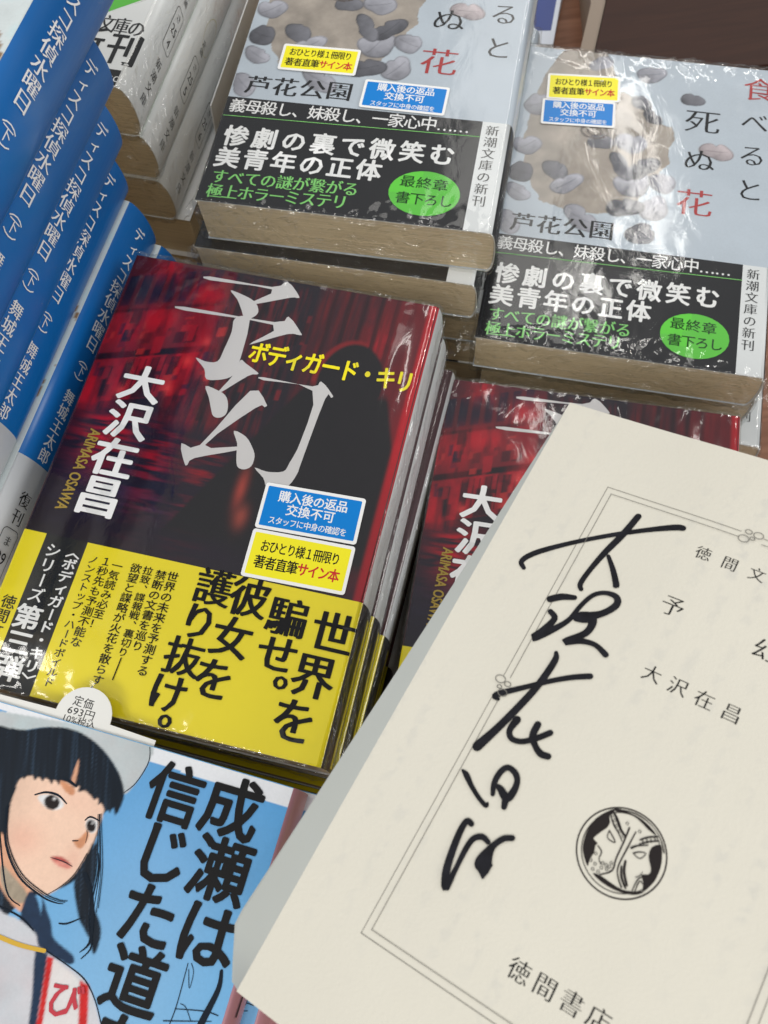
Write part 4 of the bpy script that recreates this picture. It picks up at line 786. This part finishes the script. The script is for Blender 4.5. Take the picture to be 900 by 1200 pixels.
k1=nt.nodes.new('ShaderNodeMapRange'); k1.inputs['From Min'].default_value=.45; k1.inputs['From Max'].default_value=.62; nt.links.new(ng.outputs['Fac'],k1.inputs['Value'])
k2=nt.nodes.new('ShaderNodeMapRange'); k2.inputs['From Min'].default_value=.42; k2.inputs['From Max'].default_value=.66; nt.links.new(nb.outputs['Fac'],k2.inputs['Value'])
fa_=mm_('MULTIPLY',mm_('MULTIPLY',col_.outputs[0],k1.outputs[0]),mm_('MULTIPLY',k2.outputs[0],.30))
mg=nt.nodes.new('ShaderNodeMix'); mg.data_type='RGBA'; mg.inputs['B'].default_value=(.50,.50,.48,1); nt.links.new(fa_,mg.inputs['Factor']); nt.links.new(src,mg.inputs['A']); nt.links.new(mg.outputs['Result'],b_.inputs['Base Color'])
def pz(u,v):
    return .35*math.sin(v/148*2.6)+.25*math.sin(u/40)+.55*math.exp(-((u-.12*v-30)/16)**2)+.22*math.sin(u/9+v/31)*math.exp(-((v-40)/60)**2)
NU,NV=44,50; vs=[];fs=[]
for j in range(NV+1):
    v=148*j/NV+0.0
    for i in range(NU+1):
        u0=3.0*(1-j/NV); u=u0+(105-u0)*i/NU
        vs.append((u,v*(147.4/148),pz(u,v)))
for j in range(NV):
    for i in range(NU): q=j*(NU+1)+i; fs.append((q,q+1,q+NU+2,q+NU+1))
tp=mesh('title_page',vs,fs,[cream],Hb,True)
# rolled margin of the title page, its cool shade put into the paper colour
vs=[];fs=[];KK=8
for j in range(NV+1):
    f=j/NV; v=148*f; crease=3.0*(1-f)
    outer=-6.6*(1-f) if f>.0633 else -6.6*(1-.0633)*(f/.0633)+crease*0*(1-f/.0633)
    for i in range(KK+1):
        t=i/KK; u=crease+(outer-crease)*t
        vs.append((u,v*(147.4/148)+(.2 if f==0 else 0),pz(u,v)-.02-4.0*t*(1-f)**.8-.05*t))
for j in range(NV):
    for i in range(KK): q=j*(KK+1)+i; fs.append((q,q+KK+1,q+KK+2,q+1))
rm=mesh('shade_tinted_margin',vs,fs,[principled('shade_tinted_paper',(.56,.585,.555),.6,.3,var=.03,varscale=60)],Hb,True)
fH=lambda u,v,hh:(u,v,pz(u,v)+hh)
fx0,fx1,fy0,fy1,ex,ey,er=h['frame']
a=Art()
def ln(p,q,wd=.13,m='line'):
    n=24; a.stroke([(p[0]+(q[0]-p[0])*k/n,p[1]+(q[1]-p[1])*k/n,wd) for k in range(n+1)],ink(m,.6),1)
for o_ in (0,1.5):
    x0,x1,y0,y1=fx0+o_,fx1-o_,fy0+o_,fy1-o_; cxm=(x0+x1)/2; cym=75.3
    ln((x0,y0),(x0,cym-2)); ln((x0,cym+2.4),(x0,y1)); ln((x1,y0),(x1,y1)); ln((x0,y0),(x1,y0)); ln((x0,y1),(cxm-2.4,y1)); ln((cxm+2.4,y1),(x1,y1))
for (u,v,r0) in ((fx0+.7,75.3,0),((fx0+fx1)/2,fy1-.7,math.pi/2)):
    for dx,dy,rr in ((-.9,1.3,1.1),(.9,-1.2,1.0),(1.0,.9,.7),(-.3,-.3,.5)):
        X=dx*math.cos(r0)-dy*math.sin(r0); Y=dx*math.sin(r0)+dy*math.cos(r0)
        a.stroke([(u+X+rr*math.cos(t),v+Y+rr*.75*math.sin(t),.17) for t in [2*math.pi*k/10 for k in range(11)]],ink('line',.6),2)
a.build('border_ornament',Hb,fH,.05)
for nm,ts in (('publisher_lettering',D['H_text'][:1]),('title_lettering',D['H_text'][1:3]),('author_lettering',D['H_text'][3:4]),('publisher_lettering',D['H_text'][4:])):
    a=Art(); [a.run(t) for t in ts]; a.build(nm,Hb,fH,.05)
a=Art()
a.stroke([(ex+er*math.cos(t),ey+er*math.sin(t),.28) for t in [2*math.pi*k/48 for k in range(49)]],ink('emb',.6),1)
a.stroke([(ex+(er-.9)*math.cos(t),ey+(er-.9)*math.sin(t),.16) for t in [2*math.pi*k/48 for k in range(49)]],ink('emb',.6),1)
a.stroke([(ex+(er-.45)*math.cos(t),ey+(er-.45)*math.sin(t),.12+.14*math.sin(t*3)**2) for t in [.5+1.6*k/24 for k in range(25)]],ink('emb',.6),1)
for p in D['H_emb']['fill']: a.poly(p,ink('emb',.6),2)
for p in D['H_emb']['lines']: a.stroke([(q[0],q[1],q[2]*1.5) for q in p],ink('emb',.6),3)
for u,v in D['H_emb']['dots']: a.stroke([(u+.26*math.cos(t),v+.26*math.sin(t),.11) for t in [2*math.pi*k/8 for k in range(9)]],ink('emb',.6),1)
a.build('publisher_emblem',Hb,fH,.05)
a=Art()
for p in D['H_sig']: a.stroke([(q[0],q[1],q[2]*1.14) for q in p],principled('felt_pen',(.010,.010,.014),.6,.2,var=.9,varscale=420),5,.0004)
a.build('autograph',Hb,fH,.14)

# leaves under the page, cover and yellow band
cr2=pages_mat('cream_leaf_edges',(.62,.57,.44),2600)
def slabB(name,u0,u1,v0,v1,z0,z1,mat):
    return slab(name,[(u0,v0),(u1,v0),(u1,v1),(u0,v1)],z0,z1,mat,Hb)
slabB('page_block',4.2,104,.6,146.6,-15,-3.9,cr2)
o=slabB('cover',3.6,104.6,.2,147,-15.5,-15.1,principled('open_book_cover',(.03,.01,.012),.35))
bd=mesh('paper_band',[(-5.6,22,-4.6),(4.4,8,-4.7),(4.4,46.4,-4.7),(-4.55,49.0,-4.3),(-5.6,22,-4.75),(4.4,8,-4.85),(4.4,46.4,-4.85),(-4.55,49.0,-4.45)],[(0,1,2,3),(7,6,5,4),(0,4,5,1),(1,5,6,2),(2,6,7,3),(3,7,4,0)],[ink('obiY',.35)],Hb)

# ---------------------------------------------------------------- display table and shelf
def box(name,x0,y0,z0,x1,y1,z1,mat,parent=None,bev=.8):
    import bmesh
    bm=bmesh.new(); bmesh.ops.create_cube(bm,size=1)
    for v in bm.verts: v.co=((x0+x1)/2*MM+v.co.x*(x1-x0)*MM,(y0+y1)/2*MM+v.co.y*(y1-y0)*MM,(z0+z1)/2*MM+v.co.z*(z1-z0)*MM)
    bmesh.ops.bevel(bm,geom=bm.edges[:],offset=bev*MM,segments=2,affect='EDGES')
    me=bpy.data.meshes.new(name); bm.to_mesh(me); bm.free(); me.materials.append(mat); return link(name,me,parent)
def wood(name,c1,c2,sc=(3,40,40),rough=.35):
    m=bpy.data.materials.new(name); m.use_nodes=True; nt=m.node_tree; b=nt.nodes['Principled BSDF']; tc=nt.nodes.new('ShaderNodeTexCoord'); mp=nt.nodes.new('ShaderNodeMapping'); mp.inputs['Scale'].default_value=sc
    n=nt.nodes.new('ShaderNodeTexNoise'); n.inputs['Scale'].default_value=6; n.inputs['Detail'].default_value=8; n.inputs['Distortion'].default_value=.8
    nt.links.new(tc.outputs['Object'],mp.inputs[0]); nt.links.new(mp.outputs[0],n.inputs['Vector']); r=nt.nodes.new('ShaderNodeValToRGB'); r.color_ramp.elements[0].position=.35; r.color_ramp.elements[0].color=(*c1,1); r.color_ramp.elements[1].position=.68; r.color_ramp.elements[1].color=(*c2,1)
    nt.links.new(n.outputs['Fac'],r.inputs[0]); nt.links.new(r.outputs[0],b.inputs['Base Color']); b.inputs['Roughness'].default_value=rough; return m
tb=tag(box('table_top',-900,-700,-30,900,900,-.5,wood('brown_table',(.20,.085,.045),(.30,.14,.08),rough=.6)),kind='structure')

rs_=wood('dark_reddish_shelf',(.032,.011,.006),(.042,.015,.008),rough=.7)
X=D['SHELF']
def prism(name,pts,z0,z1,mat): return slab(name,[(p[0],p[1]) for p in pts],z0,z1,mat,None)
tag(prism('shelf_panel',[X[1],(X[1][0]+700,X[1][1]-60),(X[0][0]+900,X[0][1]+500),(X[0][0]+60,X[0][1]+400),X[0]],0,30,rs_),'dark reddish brown wooden shelf panel behind the right stack','shelf')
tag(prism('edge_strip',[(X[1][0]-9,X[1][1]),(X[1][0]-.5,X[1][1]),(X[0][0]-.5,X[0][1]),(X[0][0]+59,X[0][1]+400),(X[0][0]+50,X[0][1]+400),(X[0][0]-9,X[0][1])],0,29,principled('tan_edging',(.28,.22,.17),.5)),'tan edging strip along the dark shelf panel','edging')
# blue and white leaflet lying behind
lf=prism('leaflet',D['LEAF'],0,14,principled('leaflet_white',(.62,.66,.74),.4)); tag(lf,'blue and white booklet just visible behind the right stack','booklet')
b_=np.array(D['LEAF']); cb=b_.mean(0); inn=[tuple(cb+(p-cb)*.72) for p in b_]
a=Art(); a.poly(inn,principled('leaflet_blue',(.02,.045,.22),.4)); a.build('printed_panel',lf,lambda u,v,h:(u,v,14+h),.05)
# loose crumpled ears of film at the lower corners
def ear(parent,u,v,T,seed,size=9,sx=-1,sy=-.35):
    rs=np.random.RandomState(seed); n=15; g=np.linspace(0,1,n); A_,B_=np.meshgrid(g,g); 
    x=u+sx*A_*size*(1-.35*B_)+1.2*(vnoise(A_*9+5,B_*9,2,2,seed,2)-.5); y=v+sy*A_*size+ (B_-.2)*size*.9+1.5*(vnoise(A_*9,B_*9+7,2,2,seed+1,2)-.5)
    z=T*.9-A_*size*.45-4.5*B_*0+4.2*(vnoise(A_*9+3,B_*9+2,1.7,2.2,seed+2,3)-.5)-(1-B_)*size*.5
    P=np.stack([x,y,z],-1).reshape(-1,3); idx=np.arange(n*n).reshape(n,n); q=np.stack([idx[:-1,:-1],idx[:-1,1:],idx[1:,1:],idx[1:,:-1]],-1).reshape(-1,4)
    o=mesh('film_ear',P.tolist(),q.tolist(),[film_mat()],parent,True); return o
ear(B1,1,2,20,5,8); ear(B2,1,2,20,6,8); ear(C1,1,3,20,7,12); ear(A1,104,4,18,8,8,1,-.3); ear(A1,1,2,20,14,6); ear(C1,104,3,14,10,8,1,-.5); ear(K1,103,2,12,11,9,.7,-.8); ear(K2,103,2,12,12,9,.5,-.9)

# a few more leaves fanned out under the title page, sharing the shade tint
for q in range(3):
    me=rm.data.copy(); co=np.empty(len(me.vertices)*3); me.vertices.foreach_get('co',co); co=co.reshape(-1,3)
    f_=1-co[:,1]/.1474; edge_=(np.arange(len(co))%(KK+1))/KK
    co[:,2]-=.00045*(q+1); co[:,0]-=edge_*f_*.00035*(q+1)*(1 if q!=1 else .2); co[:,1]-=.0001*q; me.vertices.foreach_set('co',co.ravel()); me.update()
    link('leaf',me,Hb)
W_=D['SLIPW']
wp=mesh('loose_paper_sheet',[(p[0],p[1],p[2]) for p in W_]+[(p[0]+.5,p[1],p[2]) for p in W_],[(0,1,2,3),(7,6,5,4),(0,4,5,1),(1,5,6,2),(2,6,7,3),(3,7,4,0)],[principled('white_loose_paper',(.74,.75,.76),.4)])
tag(wp,'white sheet of paper standing upright between the upper left stack and the top centre stack','paper')
